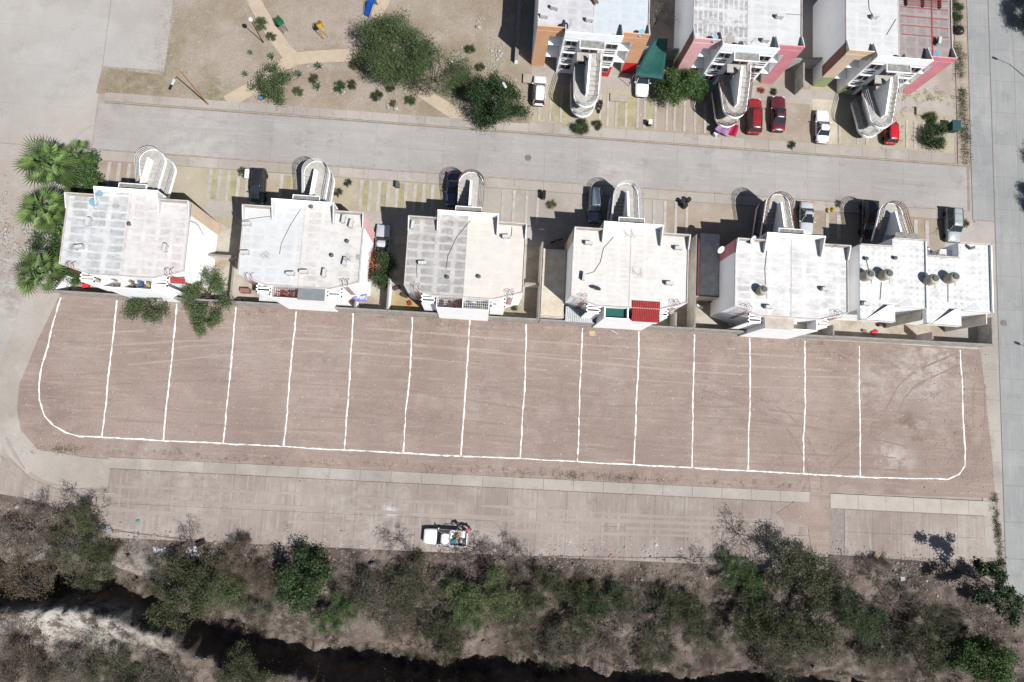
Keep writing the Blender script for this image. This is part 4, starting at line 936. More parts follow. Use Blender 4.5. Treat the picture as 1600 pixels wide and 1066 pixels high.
# ------------------------------------------------------------------ CARS
def paint(name, c): return mat('paint_'+name, c, rough=.28, spec=.5, coat=.6)
HEAD = flat('headlamp', A(220,224,228), .15); TAIL = flat('tail_lamp', (.35,.01,.01,1), .3)
TYRE = MB().lathe((0,0,0), [(.2,-.1),(.3,-.11),(.32,-.07),(.32,.07),(.3,.11),(.2,.1)], 20).mesh('tyre', True); TYRE.materials.append(RUBBER)
RIM = MB().lathe((0,0,0), [(.2,-.085),(.2,.085)], 14).mesh('rim'); RIM.materials.append(STEEL)
def car(px, py, head, L_, W_, Ht, col, label, kind='sedan', cat='car', sunroof=False, rails=False, loc=None, z0=.08):
    """head: direction the nose points (radians, world)"""
    x, y = loc or at(px, py, .9); e = empty('parked_car', (x, y, z0), head); tag(e, label, cat, 'cars parked along the street')
    h = L_/2; w_ = W_/2; sh = Ht*.60
    if kind == 'sedan': hood, trunk = (.30*L_, .19*L_); cab = (h-hood-.25, -h+trunk+.05)     # glass base front x / rear x
    elif kind == 'pickup': cab = (h*.40, -.10*L_)
    else: cab = (h-.27*L_, -h+.12)
    # body loft: ring of 10 points at each station
    st = []
    def ring(x_, wf, zlow, zs, crown): return [(x_, -w_*wf*.86, zlow), (x_, -w_*wf, zlow+.18), (x_, -w_*wf, zs*.72), (x_, -w_*wf*.96, zs*.93), (x_, -w_*wf*.72, zs+crown*.6), (x_, 0, zs+crown),
                                               (x_, w_*wf*.72, zs+crown*.6), (x_, w_*wf*.96, zs*.93), (x_, w_*wf, zs*.72), (x_, w_*wf, zlow+.18), (x_, w_*wf*.86, zlow)]
    S_ = [(h, .70, .36, sh*.72, .0), (h-.07, .86, .26, sh*.80, .01), (h-.3, .96, .22, sh*.86, .03), (h-.8, 1., .22, sh*.92, .05), (cab[0]+.2, 1., .22, sh*.97, .05), (cab[0]-.3, 1., .22, sh, .04), (0, 1., .22, sh, .03)]
    if kind == 'pickup': S_ += [(cab[1], 1., .25, sh, .03)]
    else: S_ += [(cab[1]+.2, 1., .22, sh, .04), (-h+.7, .99, .22, sh, .04), (-h+.28, .95, .24, sh*.97, .03), (-h+.06, .86, .28, sh*.9, .0), (-h, .76, .36, sh*.8, .0)]
    b = MB(); rings = [ring(*q) for q in S_]; m_ = len(rings[0])
    b.add([p for r_ in rings for p in r_], [(i*m_+k, i*m_+(k+1)%m_, (i+1)*m_+(k+1)%m_, (i+1)*m_+k) for i in range(len(rings)-1) for k in range(m_)]+[tuple(range(m_-1,-1,-1)), tuple((len(rings)-1)*m_+k for k in range(m_))])
    body = b.build('body', col, e, smooth=True)
    # greenhouse: separate panes under a painted roof
    zr = Ht; zb = sh+.0; wb, wr = w_*.92, w_*.73; fx, rx = cab; rf = fx-(.62 if kind != 'van' else .5); rr_ = rx+(.55 if kind == 'sedan' else .22)
    if kind == 'pickup': rf = fx-.55; rr_ = rx+.12
    MB().add([(fx,-wb*.95,zb),(fx,wb*.95,zb),(rf,wr,zr-.02),(rf,-wr,zr-.02),(fx-.12,-wb*.9,zb-.1),(fx-.12,wb*.9,zb-.1)], [(0,1,2,3),(0,4,5,1),(3,2,5,4),(0,3,4),(1,5,2)]).build('windscreen', GLASS, e)
    MB().add([(rx,-wb*.93,zb),(rx,wb*.93,zb),(rr_,wr*.96,zr-.02),(rr_,-wr*.96,zr-.02),(rx+.12,-wb*.9,zb-.1),(rx+.12,wb*.9,zb-.1)], [(0,3,2,1),(0,1,5,4),(3,4,5,2),(0,4,3),(1,2,5)]).build('rear_window', GLASS, e)
    for sg in (-1, 1):
        MB().add([(fx-.06,sg*wb,zb-.02),(rx+.06,sg*wb,zb-.02),(rr_+.05,sg*wr,zr-.03),(rf-.05,sg*wr,zr-.03),(fx-.06,sg*wb*.8,zb-.02),(rx+.06,sg*wb*.8,zb-.02),(rr_+.05,sg*wr*.8,zr-.03),(rf-.05,sg*wr*.8,zr-.03)],
                 [(0,1,2,3) if sg < 0 else (3,2,1,0),(4,5,6,7),(0,4,7,3),(1,2,6,5),(0,1,5,4),(3,7,6,2)]).build('side_window', GLASS, e)
        pm = MB()
        for (xa, xb) in ((fx, rf), (rx, rr_), ((fx+rx)/2+.1, (rf+rr_)/2+.1)):
            pm.tube([(xa, sg*wb, zb-.03), (xb, sg*(wr+.01), zr-.01)], .035, 5)
        pm.build('pillar', col, e)
        MB().obox((fx-.15, sg*(w_+.1), sh+.06), (.12,.2,.13)).build('mirror', col, e, bevel=.03)
        MB().obox((h-.16, sg*w_*.68, sh*.76), (.26,.34,.13)).build('headlight', HEAD, e, bevel=.03)
        if kind != 'pickup': MB().obox((-h+.1, sg*w_*.74, sh*.86), (.16,.3,.18)).build('tail_light', TAIL, e, bevel=.02)
    rb = MB(); R1 = [(rf+.03, wr*.97, zr-.02), (rf-.25, wr*1.03, zr+.02), ((rf+rr_)/2, wr*1.04, zr+.04), (rr_+.25, wr*1.02, zr+.02), (rr_-.03, wr*.95, zr-.03)]
    vs = []
    for xx, ww, zz in R1: vs += [(xx,-ww,zz-.04),(xx,-ww*.6,zz+.015),(xx,ww*.6,zz+.015),(xx,ww,zz-.04),(xx,0,zz-.08)]
    fs = []
    for i in range(4):
        for k in range(5): fs.append((5*i+k, 5*i+(k+1)%5, 5*i+5+(k+1)%5, 5*i+5+k))
    fs += [(0,1,2,3,4)[::-1], (20,21,22,23,24)]
    rb.add(vs, fs).build('roof', col, e, smooth=True)
    if sunroof: MB().obox(((rf+rr_)/2+.35,0,zr+.05), (.6,wr*1.25,.02)).build('sunroof', GLASS, e)
    if rails:
        for sg in (-1,1): MB().tube([(rf-.1,sg*wr*.9,zr+.0),(rf-.3,sg*wr*.9,zr+.09),(rr_+.3,sg*wr*.9,zr+.09),(rr_+.1,sg*wr*.9,zr)], .025, 5).build('roof_rail', IRON, e)
        for q in (.25,.65): MB().tube([(rf+(rr_-rf)*q,-wr*.9,zr+.1),(rf+(rr_-rf)*q,wr*.9,zr+.1)], .02, 5).build('roof_bar', IRON, e)
    for sx in (h-.82, -h+.78):
        for sg in (-1, 1):
            wl = link('tyre', TYRE, None, e, (sx, sg*(w_-.1), .32)); wl.rotation_euler = (R(90),0,0)
            link('rim', RIM, None, wl)
    MB().obox((h-.02,0,.42), (.1,W_*.66,.22)).build('front_bumper', RUBBER, e, bevel=.03); 
    if kind != 'pickup': MB().obox((-h+.02,0,.42), (.1,W_*.66,.2)).build('rear_bumper', RUBBER, e, bevel=.03)
    return e
N_, S__ = math.pi/2, -math.pi/2
WHP = paint('white', (.55,.56,.57,1)); REDC = paint('red', (.17,.008,.012,1)); MAR = paint('maroon', (.07,.009,.016,1)); RED2 = paint('bright_red', (.36,.005,.012,1))
BLK = paint('black', (.012,.013,.015,1)); SIL = paint('silver', A(214,220,226)); BLU = paint('grey_blue', A(110,125,140)); DKB = paint('dark_blue', (.03,.05,.09,1))
car(843,141,N_,3.9,1.68,1.55,WHP,'white compact hatchback beside the leafy dark tree, orange block behind','hatch')
car(1179,181,N_,4.75,1.85,1.7,REDC,'red estate car with roof bars by the pink block stairs','hatch',rails=True)
car(1217,177,N_,4.8,1.82,1.45,MAR,'maroon saloon with sunroof right of the red estate','sedan',sunroof=True)
car(1286,197,N_,4.45,1.7,1.42,WHP,'white saloon on the pale cement driveway','sedan')
car(1393,202,N_,3.9,1.65,1.45,RED2,'bright red hatchback tucked beside the curved stairs of the tan-winged block','hatch')
car(1003,142,S__,4.3,1.75,1.5,WHP,'white car nose-out under the teal shade cloth','sedan',loc=at(1004,125,.9))
car(403,291,S__+.03,4.5,1.8,1.65,BLK,'black sport utility car in front of the second block from the palms','hatch',rails=True)
car(597,378,N_,4.4,1.75,1.45,SIL,'silver car in the gap beside the leafy orange-flowered tree','sedan')
car(708,295,S__,4.3,1.75,1.45,DKB,'dark blue car in deep shadow under the curved stairs','sedan')
car(930,320,S__,4.5,1.78,1.7,BLU,'grey-blue estate car with shiny roof beside the white curved stairs','hatch')
car(1261,341,S__,4.4,1.72,1.42,SIL,'silver saloon with sunroof in front of the one-tank block','sedan',sunroof=True)
car(1358,342,S__-.05,4.9,1.9,1.75,BLK,'large black car glinting in the sun by the corner block stairs','hatch')
car(1490,351,S__,4.5,1.8,1.75,paint('gunmetal',A(188,192,194)),'grey sport utility car with roof bars by the street corner','hatch',rails=True)
pk = car(696,840,math.pi-.02,5.1,1.8,1.62,WHP,'white pickup truck on the dusty road with load in its open bed','pickup','pickup truck',z0=.05)
pk['group'] = 'pickup on the south road'; pk.name = 'pickup_truck'
# pickup bed in the truck's own axes (nose +x)
h = 2.55; c1_ = -.52
bd = MB(); bd.box(-h,-.9,.45,c1_,.9,.52).box(-h+.06,-.9,.52,c1_,-.83,1.0).box(-h+.06,.83,.52,c1_,.9,1.0).box(c1_-.07,-.83,.52,c1_,.83,1.0); bd.build('cargo_bed', WHP, pk, bevel=.015)
MB().box(-h,-.88,.5,-h+.06,.88,.98).build('tailgate', WHP, pk)
rk = MB()
for sg in (-.86, .86): rk.tube([(c1_-.05,sg,1.0),(c1_-.05,sg,1.55),(-h+.1,sg,1.55),(-h+.1,sg,1.0)], .03, 5)
for q in (c1_-.05, -h+.1): rk.tube([(q,-.86,1.55),(q,.86,1.55)], .03, 5)
rk.build('load_rack', IRONW, pk)
for sg in (-1,1): MB().obox((-h+.02, sg*.8, .75), (.08,.14,.3)).build('tail_light', TAIL, pk)
MB().box(.55,-.3,1.2,.58,.1,1.3).build('dash_paper', CL[0], pk)
# load
def tworld(lx, ly, lz):
    a = math.pi-.02; return (pk.location.x+lx*math.cos(a)-ly*math.sin(a), pk.location.y+lx*math.sin(a)+ly*math.cos(a), pk.location.z+lz)
def thing_box(name, c, size, rz, m_, label, cat, group=None, bevel=.03):
    o = MB().obox((0,0,size[2]/2), size).build(name, m_, None, c, rz, bevel=bevel); return tag(o, label, cat, group)
thing_box('toolbox', tworld(-.95,.45,.53), (.55,.4,.35), .3, CYAN, 'teal tool box against the cab in the pickup bed', 'tool box')
o = MB().lathe((0,0,0), [(.12,0),(.17,.28),(.18,.3),(.15,.3),(.11,.04)], 12).build('bucket', flat('bucket_green', A(40,150,90), .5), None, tworld(-1.05,.0,.53)); tag(o, 'green bucket in the pickup bed', 'bucket')
o = MB().ball((0,0,.2), .38, 10, 6, (1.2,.8,.6)).build('sack', CL[4], None, tworld(-1.45,-.35,.52), .5, smooth=True); tag(o, 'pale lime sack lying in the pickup bed', 'sack')
o = MB().ball((0,0,.18), .3, 10, 6, (1,.8,.6)).build('sack', CL[0], None, tworld(-1.9,.3,.52), 1.2, smooth=True); tag(o, 'white sack near the tailgate of the pickup', 'sack')
o = MB().tube([tworld(-.7,-.7,.95), tworld(-2.2,.35,.85)], .025, 6).build('shovel_handle', WOOD, None); tag(o, 'wooden tool handle laid across the pickup bed', 'tool')
o = MB().obox((0,0,.12), (.9,.5,.25)).build('tarp_bundle', flat('dark_tarp', (.03,.04,.05,1), .8), None, tworld(-2.0,.35,.52), .2, bevel=.08); tag(o, 'dark folded tarpaulin at the rear of the pickup bed', 'tarpaulin')

# ------------------------------------------------------------------ PEOPLE
def skinmesh(name, joints, edges, m_, parent, root=0, sub=2):
    me = bpy.data.meshes.new(name); me.from_pydata([j[0] for j in joints], edges, []); me.materials.append(m_)
    o = bpy.data.objects.new(name, me); COL.objects.link(o); o.parent = parent
    sk = o.modifiers.new('skin', 'SKIN'); ly = me.skin_vertices[0].data
    for i, j in enumerate(joints):
        r_ = j[1] if isinstance(j[1], tuple) else (j[1], j[1]); ly[i].radius = r_; ly[i].use_root = (i == root)
    sk.use_smooth_shade = True
    sb = o.modifiers.new('sub', 'SUBSURF'); sb.levels = 1; sb.render_levels = sub
    return o
SKIN = mat('skin', (.32,.17,.11,1), (.28,.14,.09,1), 8, .6)
def person(x, y, rz, label, shirt, pants, hair, lean=.25, reach=True, hat=None):
    e = empty('person', (x, y, .06), rz); tag(e, label, 'person')
    f = lambda a: a
    d = lean  # forward lean (+x forward)
    P = {'pel':(0,0,.95),'sp':(d*.35,0,1.15),'ch':(d*.8,0,1.36),'nk':(d*1.02,0,1.5),'hd':(d*1.2,0,1.6),'ht':(d*1.25,0,1.72)}
    J = [(P['pel'],(.15,.11)),(P['sp'],(.13,.1)),(P['ch'],(.17,.11)),(P['nk'],.055),(P['hd'],(.085,.095)),(P['ht'],(.07,.075))]
    E_ = [(0,1),(1,2),(2,3),(3,4),(4,5)]
    arms = {}
    for sg in (-1, 1):
        n = len(J); sx = d*.85
        el = (sx+.22, sg*.27, 1.18) if reach else (sx-.02, sg*.27, 1.08); wr = (sx+.46, sg*.2, 1.12) if reach else (sx+.1, sg*.26, .86)
        J += [((sx, sg*.19, 1.42), .065), (el, .042), (wr, .028), (tuple(np.array(wr)+np.array((.09,0,-.02))), .035)]; E_ += [(2,n),(n,n+1),(n+1,n+2),(n+2,n+3)]
        arms[sg] = (J[n][0], el, wr)
        hb = n+3; hp = np.array(J[hb][0])
        for k, (oy, ln) in enumerate(((-.03,.07),(-.01,.08),(.01,.078),(.03,.065))):
            q = len(J); J += [(tuple(hp+np.array((ln*.6,oy,-.01))), .009), (tuple(hp+np.array((ln,oy*1.2,-.035))), .008)]; E_ += [(hb,q),(q,q+1)]
        q = len(J); J += [(tuple(np.array(wr)+np.array((.09,-sg*.05,-.01))), .01)]; E_ += [(n+2,q)]
        n = len(J)
        J += [((0,sg*.1,.88),.085), ((.02,sg*.12,.5),.058), ((-.03,sg*.13,.1),.04), ((.13,sg*.15,.04),.035)]; E_ += [(0,n),(n,n+1),(n+1,n+2),(n+2,n+3)]
    body = skinmesh('body', J, E_, SKIN, e)
    SJ = [((0,0,.93),(.19,.15)),(P['sp'],(.18,.15)),(P['ch'],(.215,.16)),(tuple(np.array(P['nk'])-np.array((0,0,.05))),(.08,.08))]; SE = [(0,1),(1,2),(2,3)]
    for sg in (-1, 1):
        n = len(SJ); a, b, c = arms[sg]; SJ += [(a,.095),(tuple(np.array(a)*.35+np.array(b)*.65),.075)]; SE += [(2,n),(n,n+1)]
    skinmesh('shirt', SJ, SE, shirt, e, sub=2)
    TJ = [((0,0,.96),(.165,.125))]; TE = []
    for sg in (-1, 1):
        n = len(TJ); TJ += [((0,sg*.1,.86),.1),((.02,sg*.12,.5),.075),((-.025,sg*.13,.12),.062)]; TE += [(0,n),(n,n+1),(n+1,n+2)]
    skinmesh('trousers', TJ, TE, pants, e)
    for sg in (-1,1): MB().obox((.05,sg*.145,.035), (.27,.1,.09)).build('shoe', RUBBER, e, bevel=.03)
    hc = np.array(P['ht']); MB().ball((hc[0]-.02, 0, hc[2]-.04), .115, 12, 8, (1,.92,.95)).build('hair', hair, e, smooth=True)
    for sg in (-1,1): MB().ball((P['hd'][0]+.085, sg*.032, P['hd'][2]+.02), .011, 6, 4).build('eye', RUBBER, e)
    MB().add([(P['hd'][0]+.08,-.012,P['hd'][2]+.02),(P['hd'][0]+.08,.012,P['hd'][2]+.02),(P['hd'][0]+.112,0,P['hd'][2]-.025),(P['hd'][0]+.07,0,P['hd'][2]-.04)], [(0,1,2),(0,2,3),(1,3,2),(0,3,1)]).build('nose', SKIN, e)
    if hat: MB().lathe((hc[0],0,hc[2]-.0), [(.2,0),(.2,.015),(.1,.03),(.09,.1),(.03,.12)], 16).build('hat', hat, e, smooth=True)
    return e
x1_, y1_ = at(717, 822, .3); x2_, y2_ = at(731, 824, .3)
PLAID = mat('plaid_cloth', (.05,.05,.07,1), (.3,.28,.26,1), 9, .9, contrast=(.48,.52))
person(x1_-.05, y1_+.15, -R(70), 'person in dark checked shirt leaning over the pickup bed', PLAID, flat('dark_jeans', (.02,.025,.04,1), .9), flat('black_hair', (.01,.008,.007,1), .7), .3)
person(x2_+.25, y2_-.1, -R(150), 'person in pink top reaching into the rear of the pickup', flat('pink_cloth', A(222,110,140), .9), flat('grey_jeans', (.04,.04,.06,1), .9), flat('brown_hair', (.03,.015,.01,1), .7), .34)

# ------------------------------------------------------------------ lamps, bins, playground
def street_lamp(x, y, h, adir, arm, label, m_, head=A(222,222,216)):
    e = empty('street_lamp', (x, y, 0)); tag(e, label, 'street lamp', 'street lamps'); c, s = math.cos(adir), math.sin(adir)
    MB().tube([(0,0,0),(0,0,h*.5),(0,0,h)], [.09,.075,.055], 8).build('pole', m_, e)
    MB().lathe((0,0,0), [(.18,0),(.18,.06),(.1,.1)], 8).build('base', m_, e)
    MB().tube([(0,0,h-.1),(c*arm*.5,s*arm*.5,h+.15),(c*arm,s*arm,h+.2)], .035, 6).build('arm', m_, e)
    MB().obox((c*(arm+.3),s*(arm+.3),h+.18), (.75,.3,.16), adir).build('luminaire', flat('luminaire_paint', head, .4), e, bevel=.05)
ORP = flat('orange_pole', A(200,140,90), .6)
bx, by = at(326,164)
tx2, ty2 = at(271,133,8.3); dirl = math.atan2(ty2-by, tx2-bx)
street_lamp(bx, by, 8.4, dirl, 1.25, 'street lamp with rusty orange pole at the park edge', ORP)
bx, by = at(775,170); street_lamp(bx+.3, by, 7.6, -1.0, .6, 'street lamp rising through the dark leafy tree', STEEL)
# lamps standing just east of the right road: their shadows fall on it
for (px, py), lb in (((1555,92),'street lamp east of the right road, north one'), ((1590,537),'street lamp east of the right road, south one')):
    gx_, gy_ = at(px, py); hx, hy = gx_+8.2*.511, gy_-8.2*.40
    street_lamp(hx+1.9, hy-.6, 8.2, math.atan2(.6,-1.9), 1.7, lb, STEEL)
# park globe lamp
bx, by = at(411,66); e = empty('park_lamp', (bx, by, .05)); tag(e, 'white globe park lamp on a thin pole beside the path', 'park lamp')
MB().tube([(0,0,0),(0,0,4.6)], [.06,.045], 8).build('pole', IRON, e); MB().ball((0,0,4.85), .3, 14, 9).build('globe', flat('globe_white', A(240,240,240), .3), e, smooth=True); MB().lathe((0,0,0), [(.15,0),(.15,.1),(.07,.14)], 8).build('base', IRON, e)
def slide(px, py, rz, m_, label, hgt=1.5, cname='playground_slide', L_=2.2):
    x, y = at(px, py, hgt*.5); e = empty(cname, (x, y, .05), rz); tag(e, label, 'slide')
    MB().add([(-L_/2,-.35,.2),(-L_/2,.35,.2),(L_/2-.5,.35,hgt),(L_/2-.5,-.35,hgt),(-L_/2,-.35,.12),(-L_/2,.35,.12),(L_/2-.5,.35,hgt-.1),(L_/2-.5,-.35,hgt-.1)], [(0,3,2,1),(4,5,6,7),(0,1,5,4),(1,2,6,5),(2,3,7,6),(3,0,4,7)]).build('chute', m_, e)
    for sg in (-.38,.38): MB().tube([(-L_/2,sg,.35),(L_/2-.5,sg,hgt+.16),(L_/2-.1,sg,hgt+.16)], .04, 6).build('side_rail', m_, e)
    MB().obox((L_/2-.3,0,hgt-.05), (.5,.75,.06)).build('platform', m_, e)
    l = MB()
    for sg in (-.3,.3): l.tube([(L_/2+.35,sg,0),(L_/2-.05,sg,hgt+.5)], .035, 6)
    for i in range(5): l.tube([(L_/2+.35-.4*(i+1)/6*1.0,-.3,(hgt+.4)*(i+1)/6.5),(L_/2+.35-.4*(i+1)/6,.3,(hgt+.4)*(i+1)/6.5)], .03, 5)
    l.build('ladder', STEEL if m_ != YELP else YELP, e)
YELP = flat('yellow_paint', A(222,178,62), .5)
slide(436, 34, R(-52), flat('green_plastic', A(20,130,80), .5), 'green slide beside the park path', 1.3, L_=2.0)
slide(497, 40, R(-60), YELP, 'yellow climbing frame with dark chute on the bare playground', 2.4, L_=2.3).__class__ if False else slide(499, 40, R(-58), YELP, 'yellow slide standing alone on the bare playground', 1.9, L_=2.0)
slide(578, 13, R(60), flat('blue_plastic', A(30,90,190), .5), 'blue slide at the top of the playground by the path', 1.4, L_=1.8)
sw = empty('swing_frame', (*at(455,-8), .05)); tag(sw, 'dark swing frame at the top edge of the playground', 'swing'); MB().tube([(-1,-.6,0),(-1,0,2.2),(-1,.6,0)], .04, 6).tube([(1,-.6,0),(1,0,2.2),(1,.6,0)], .04, 6).tube([(-1,0,2.2),(1,0,2.2)], .04, 6).build('frame', STEEL, sw)
MB().box(-.25,-.1,.5,.25,.1,.54).build('seat', IRON, sw); MB().tube([(-.25,0,.5),(-.25,0,2.2)], .015, 4).tube([(.25,0,.5),(.25,0,2.2)], .015, 4).build('chain', STEEL, sw)

BAG = flat('black_bag', (.012,.012,.014,1), .35)
def bag(px, py, m_, label, r_=.4):
    x, y = at(px, py, .2); mb = MB().ball((0,0,r_*.6), r_, 10, 7, (1.1,.9,.75)); mb.tube([(0,0,r_*1.1),(.03,0,r_*1.5)], [.1,.16], 6)
    mb.v = [(a+random.uniform(-.04,.04), b+random.uniform(-.04,.04), max(0,c+random.uniform(-.04,.04))) for a,b,c in mb.v]
    o = mb.build('rubbish_bag', m_, None, (x, y, .06), random.uniform(0,3)); tag(o, label, 'rubbish bag'); return o
bag(1497,49,BAG,'black rubbish bag on the grass verge beside the tan-winged block',.65)
BINM = flat('bin_green', A(38,84,88), .5)
def bin_box(px, py, sz, m_, label, rz=0, lid=None):
    x, y = at(px, py, sz[2]); e = empty('rubbish_bin', (x, y, .08), rz); tag(e, label, 'rubbish bin')
    a, b, c = sz; MB().add([(-a*.42,-b*.42,.1),(a*.42,-b*.42,.1),(a*.42,b*.42,.1),(-a*.42,b*.42,.1),(-a/2,-b/2,c),(a/2,-b/2,c),(a/2,b/2,c),(-a/2,b/2,c)], [(0,3,2,1),(4,5,6,7),(0,1,5,4),(1,2,6,5),(2,3,7,6),(3,0,4,7)]).build('tub', m_, e)
    MB().box(-a*.53,-b*.53,c,a*.53,b*.53,c+.06).build('lid', lid or m_, e, bevel=.02)
    for sx in (-1,1): MB().box(sx*a*.4-.03,-b*.4,0,sx*a*.4+.03,b*.4,.1).build('foot', IRON, e)
    return e
b_ = bin_box(1494,196,(1.05,1.3,1.3),BINM,'dark teal rubbish container on the verge by the right road')
for q in (-1, 1): MB().tube([(0,q*.7,1.3),(.1,q*1.15,1.5)], .035, 5).build('handle', IRONR, b_)
bin_box(1016,191,(.45,.6,.9),BAG,'small black bin standing on the concrete strips of the far forecourt',0,FRAME)
bin_box(621,288,(.42,.75,.8),TANKL,'grey bin on the sandy strips between the second and third blocks')
bin_box(850,304,(.4,1.0,1.0),BAG,'narrow dark bin with dry plant on the forecourt before the fourth block')
for px, py, lb in ((1067,314,'northern black drum on the forecourt before the fourth block'),(1076,312,'black drum touching the other one on the forecourt'),(1071,321,'southern black drum of the three on the forecourt')):
    x, y = at(px, py, .8); e = empty('drum', (x, y, .1)); tag(e, lb, 'drum'); MB().lathe((0,0,0), [(.28,0),(.3,.05),(.3,.4),(.28,.42),(.3,.45),(.3,.85)], 16).build('shell', BAG, e, smooth=True); MB().lathe((0,0,.85), [(.3,0),(.31,.04),(.1,.05)], 16).build('lid', RUBBER, e)
bag(1294,329,YELP,'yellow sack beside the silver saloon driveway',.28); bag(1301,328,YELP,'yellow sack just east of the other yellow one',.26)
bin_box(386,272,(.5,1.1,.8),FRAME,'white framed bin among weeds by the black sport utility car')
bag(408,153,flat('blue_grey', A(110,150,180), .4),'blue-grey rounded bundle on the pavement below the pink-leaved tree',.36)
# motorcycle by the orange block stairs
x, y = at(939,166,.5); mo = empty('motorcycle', (x, y, .1), R(80)); tag(mo, 'dark motorcycle parked beside the orange block stairs', 'motorcycle')
for q in (-.62,.62):
    wl = MB().lathe((0,0,0), [(.24,-.05),(.31,-.05),(.31,.05),(.24,.05)], 18).build('wheel', RUBBER, mo, (q,0,.31)); wl.rotation_euler = (R(90),0,0)
MB().ball((.15,0,.8), .22, 10, 6, (1.3,.7,.7)).build('fuel_tank', flat('tank_black',(.02,.02,.025,1),.2), mo, smooth=True); MB().obox((-.35,0,.82), (.6,.26,.1)).build('seat', RUBBER, mo, bevel=.03)
MB().obox((0,0,.45), (.4,.25,.35)).build('engine', STEEL, mo, bevel=.03); MB().tube([(.45,-.34,1.0),(.5,0,1.05),(.45,.34,1.0)], .02, 5).build('handlebar', STEEL, mo); MB().tube([(.5,0,1.05),(.62,0,.31)], .03, 5).build('fork', STEEL, mo)
# cloths hung below the pink block stairs
def cloth(px, py, w_, l_, rz, z, m_, label):
    x, y = at(px, py, z); n = 8; V = []
    for j in range(n+1):
        for i in range(n+1):
            u, v = i/n-.5, j/n-.5; V.append((u*w_*(1-.25*v), v*l_, .25*math.sin(u*7)*.5-.6*abs(v)))
    o = MB().add(V, [(j*(n+1)+i, j*(n+1)+i+1, (j+1)*(n+1)+i+1, (j+1)*(n+1)+i) for j in range(n) for i in range(n)]).build('cloth', m_, None, (x,y,z), rz, smooth=True)
    s_ = o.modifiers.new('thick','SOLIDIFY'); s_.thickness = .02; tag(o, label, 'cloth')
    return o
cloth(1130,202,1.6,.9,-.5,1.6,flat('lilac_cloth',A(186,140,190),.9),'lilac cloth awning below the pink block stairs'); cloth(1148,202,.9,1.6,-.35,1.6,flat('crimson_cloth',A(190,20,80),.9),'crimson cloth awning beside the lilac one')
thing_box('white_box', (*at(1119,209,.5),.08), (.6,.5,.6), .6, FRAME, 'white box under the lilac cloth', 'box')
cloth(563,462,1.5,1.3,0,1.8,mat('purple_towel',A(140,130,205),A(220,230,225),1.5,.9,coords='obj',contrast=(.5,.56)),'purple towel with a pale round motif in the second back yard')
# clutter in the yards
CLUT = [(135,447,.7,.5,.5,REDP,'red box in the yard nearest the palms'),(1450,412,.3,.3,1.0,FRAME,'white pipe box on the dividing parapet'),(620,450,.9,.35,.5,IRON,'dark planter box in the ochre yard'),(632,462,.8,.4,.5,IRON,'dark crate beside the planter in the ochre yard'),(640,474,.5,.5,.3,CL[1],'reddish crate in the ochre yard'),(655,470,.7,.3,.4,IRON,'dark trunk at the corner of the ochre yard'),(1093,479,.9,.25,.5,FRAME,'white bench in the patio west of the one-tank block'),(1142,507,.5,.45,.5,FRAME,'white box with rod in the patio west of the one-tank block'),(1110,470,.5,.35,.5,BROWNP,'brown box in the patio west of the one-tank block'),(1350,517,.5,.3,.3,BROWNP,'brown box in the first corner yard'),(1366,519,.9,.35,.2,REDP,'red toy lying in the first corner yard'),(1385,510,.8,.3,.3,CL[4],'tan mat in the first corner yard'),(1375,508,.6,.3,.4,IRON,'dark crate in the first corner yard'),(1037,488,.5,.5,.9,STEEL,'steel washing machine beside the red rear sheet'),(384,455,1.1,.5,.9,BROWNP,'brown cupboard in the yard west of the second block'),(375,470,.5,.5,.6,STEEL,'metal tub in the yard west of the second block')]
for px, py, a, b, c, m_, lb in CLUT:
    thing_box('storage_box' , (*at(px, py, c/2), .06 if py > 420 else RZ), (a,b,c), random.uniform(-.5,.5), m_, lb, 'box')
for (px, py), lb in (((870,376),'parked bicycle in the shaded carport west of the fourth block'),):
    x, y = at(px, py, .5); e = empty('bicycle', (x, y, .05), .4); tag(e, lb, 'bicycle')
    for q in (-.5,.5): w2 = MB().lathe((0,0,0), [(.3,-.02),(.34,-.02),(.34,.02),(.3,.02)], 18).build('wheel', RUBBER, e, (q,0,.34)); w2.rotation_euler = (R(90),0,0)
    MB().tube([(-.5,0,.34),(-.1,0,.75),(.4,0,.78),(.5,0,.34)], .02, 5).tube([(-.1,0,.75),(0,0,.3),(.4,0,.78)], .02, 5).build('frame', REDP, e); MB().obox((-.15,0,.86),(.25,.14,.05)).build('saddle', RUBBER, e); MB().tube([(.4,-.25,.98),(.4,.25,.98)], .015, 5).build('handlebar', STEEL, e)
# loose things on the lot
thing_box('cardboard', (*at(925,521),.06), (.75,.65,.05), .2, flat('cardboard', A(214,196,150), .9), 'flat square of cardboard at the lot edge behind the fourth block', 'cardboard')
thing_box('cardboard', (*at(1368,868),.1), (.7,.6,.15), -.5, flat('cardboard', A(214,190,120), .9), 'yellowish cardboard box on the rubble at the road edge', 'cardboard')
o = MB().tube([(*at(954,516),.1),(*at(965,522),.1)], .05, 5).build('plank', CL[0]); tag(o, 'pale stick lying at the lot edge behind the red rear sheet', 'stick')
o = MB().tube([(*at(1133,545),.1),(*at(1148,546),.1)], .03, 5).build('plank', CL[0]); tag(o, 'thin pale stick on the soil behind the one-tank block', 'stick')
# manholes
for px, py, lb in ((825,247,'round manhole cover in the middle of the street'),(1568,505,'square patched pit cover on the right road shoulder')):
    x, y = at(px, py); o = MB().lathe((0,0,0), [(.42,0),(.42,.012),(.38,.018)], 20).build('manhole_cover', mat('cast_iron', A(150,142,136), A(120,112,106), 5, .8), None, (x,y,.05)); tag(o, lb, 'manhole cover')

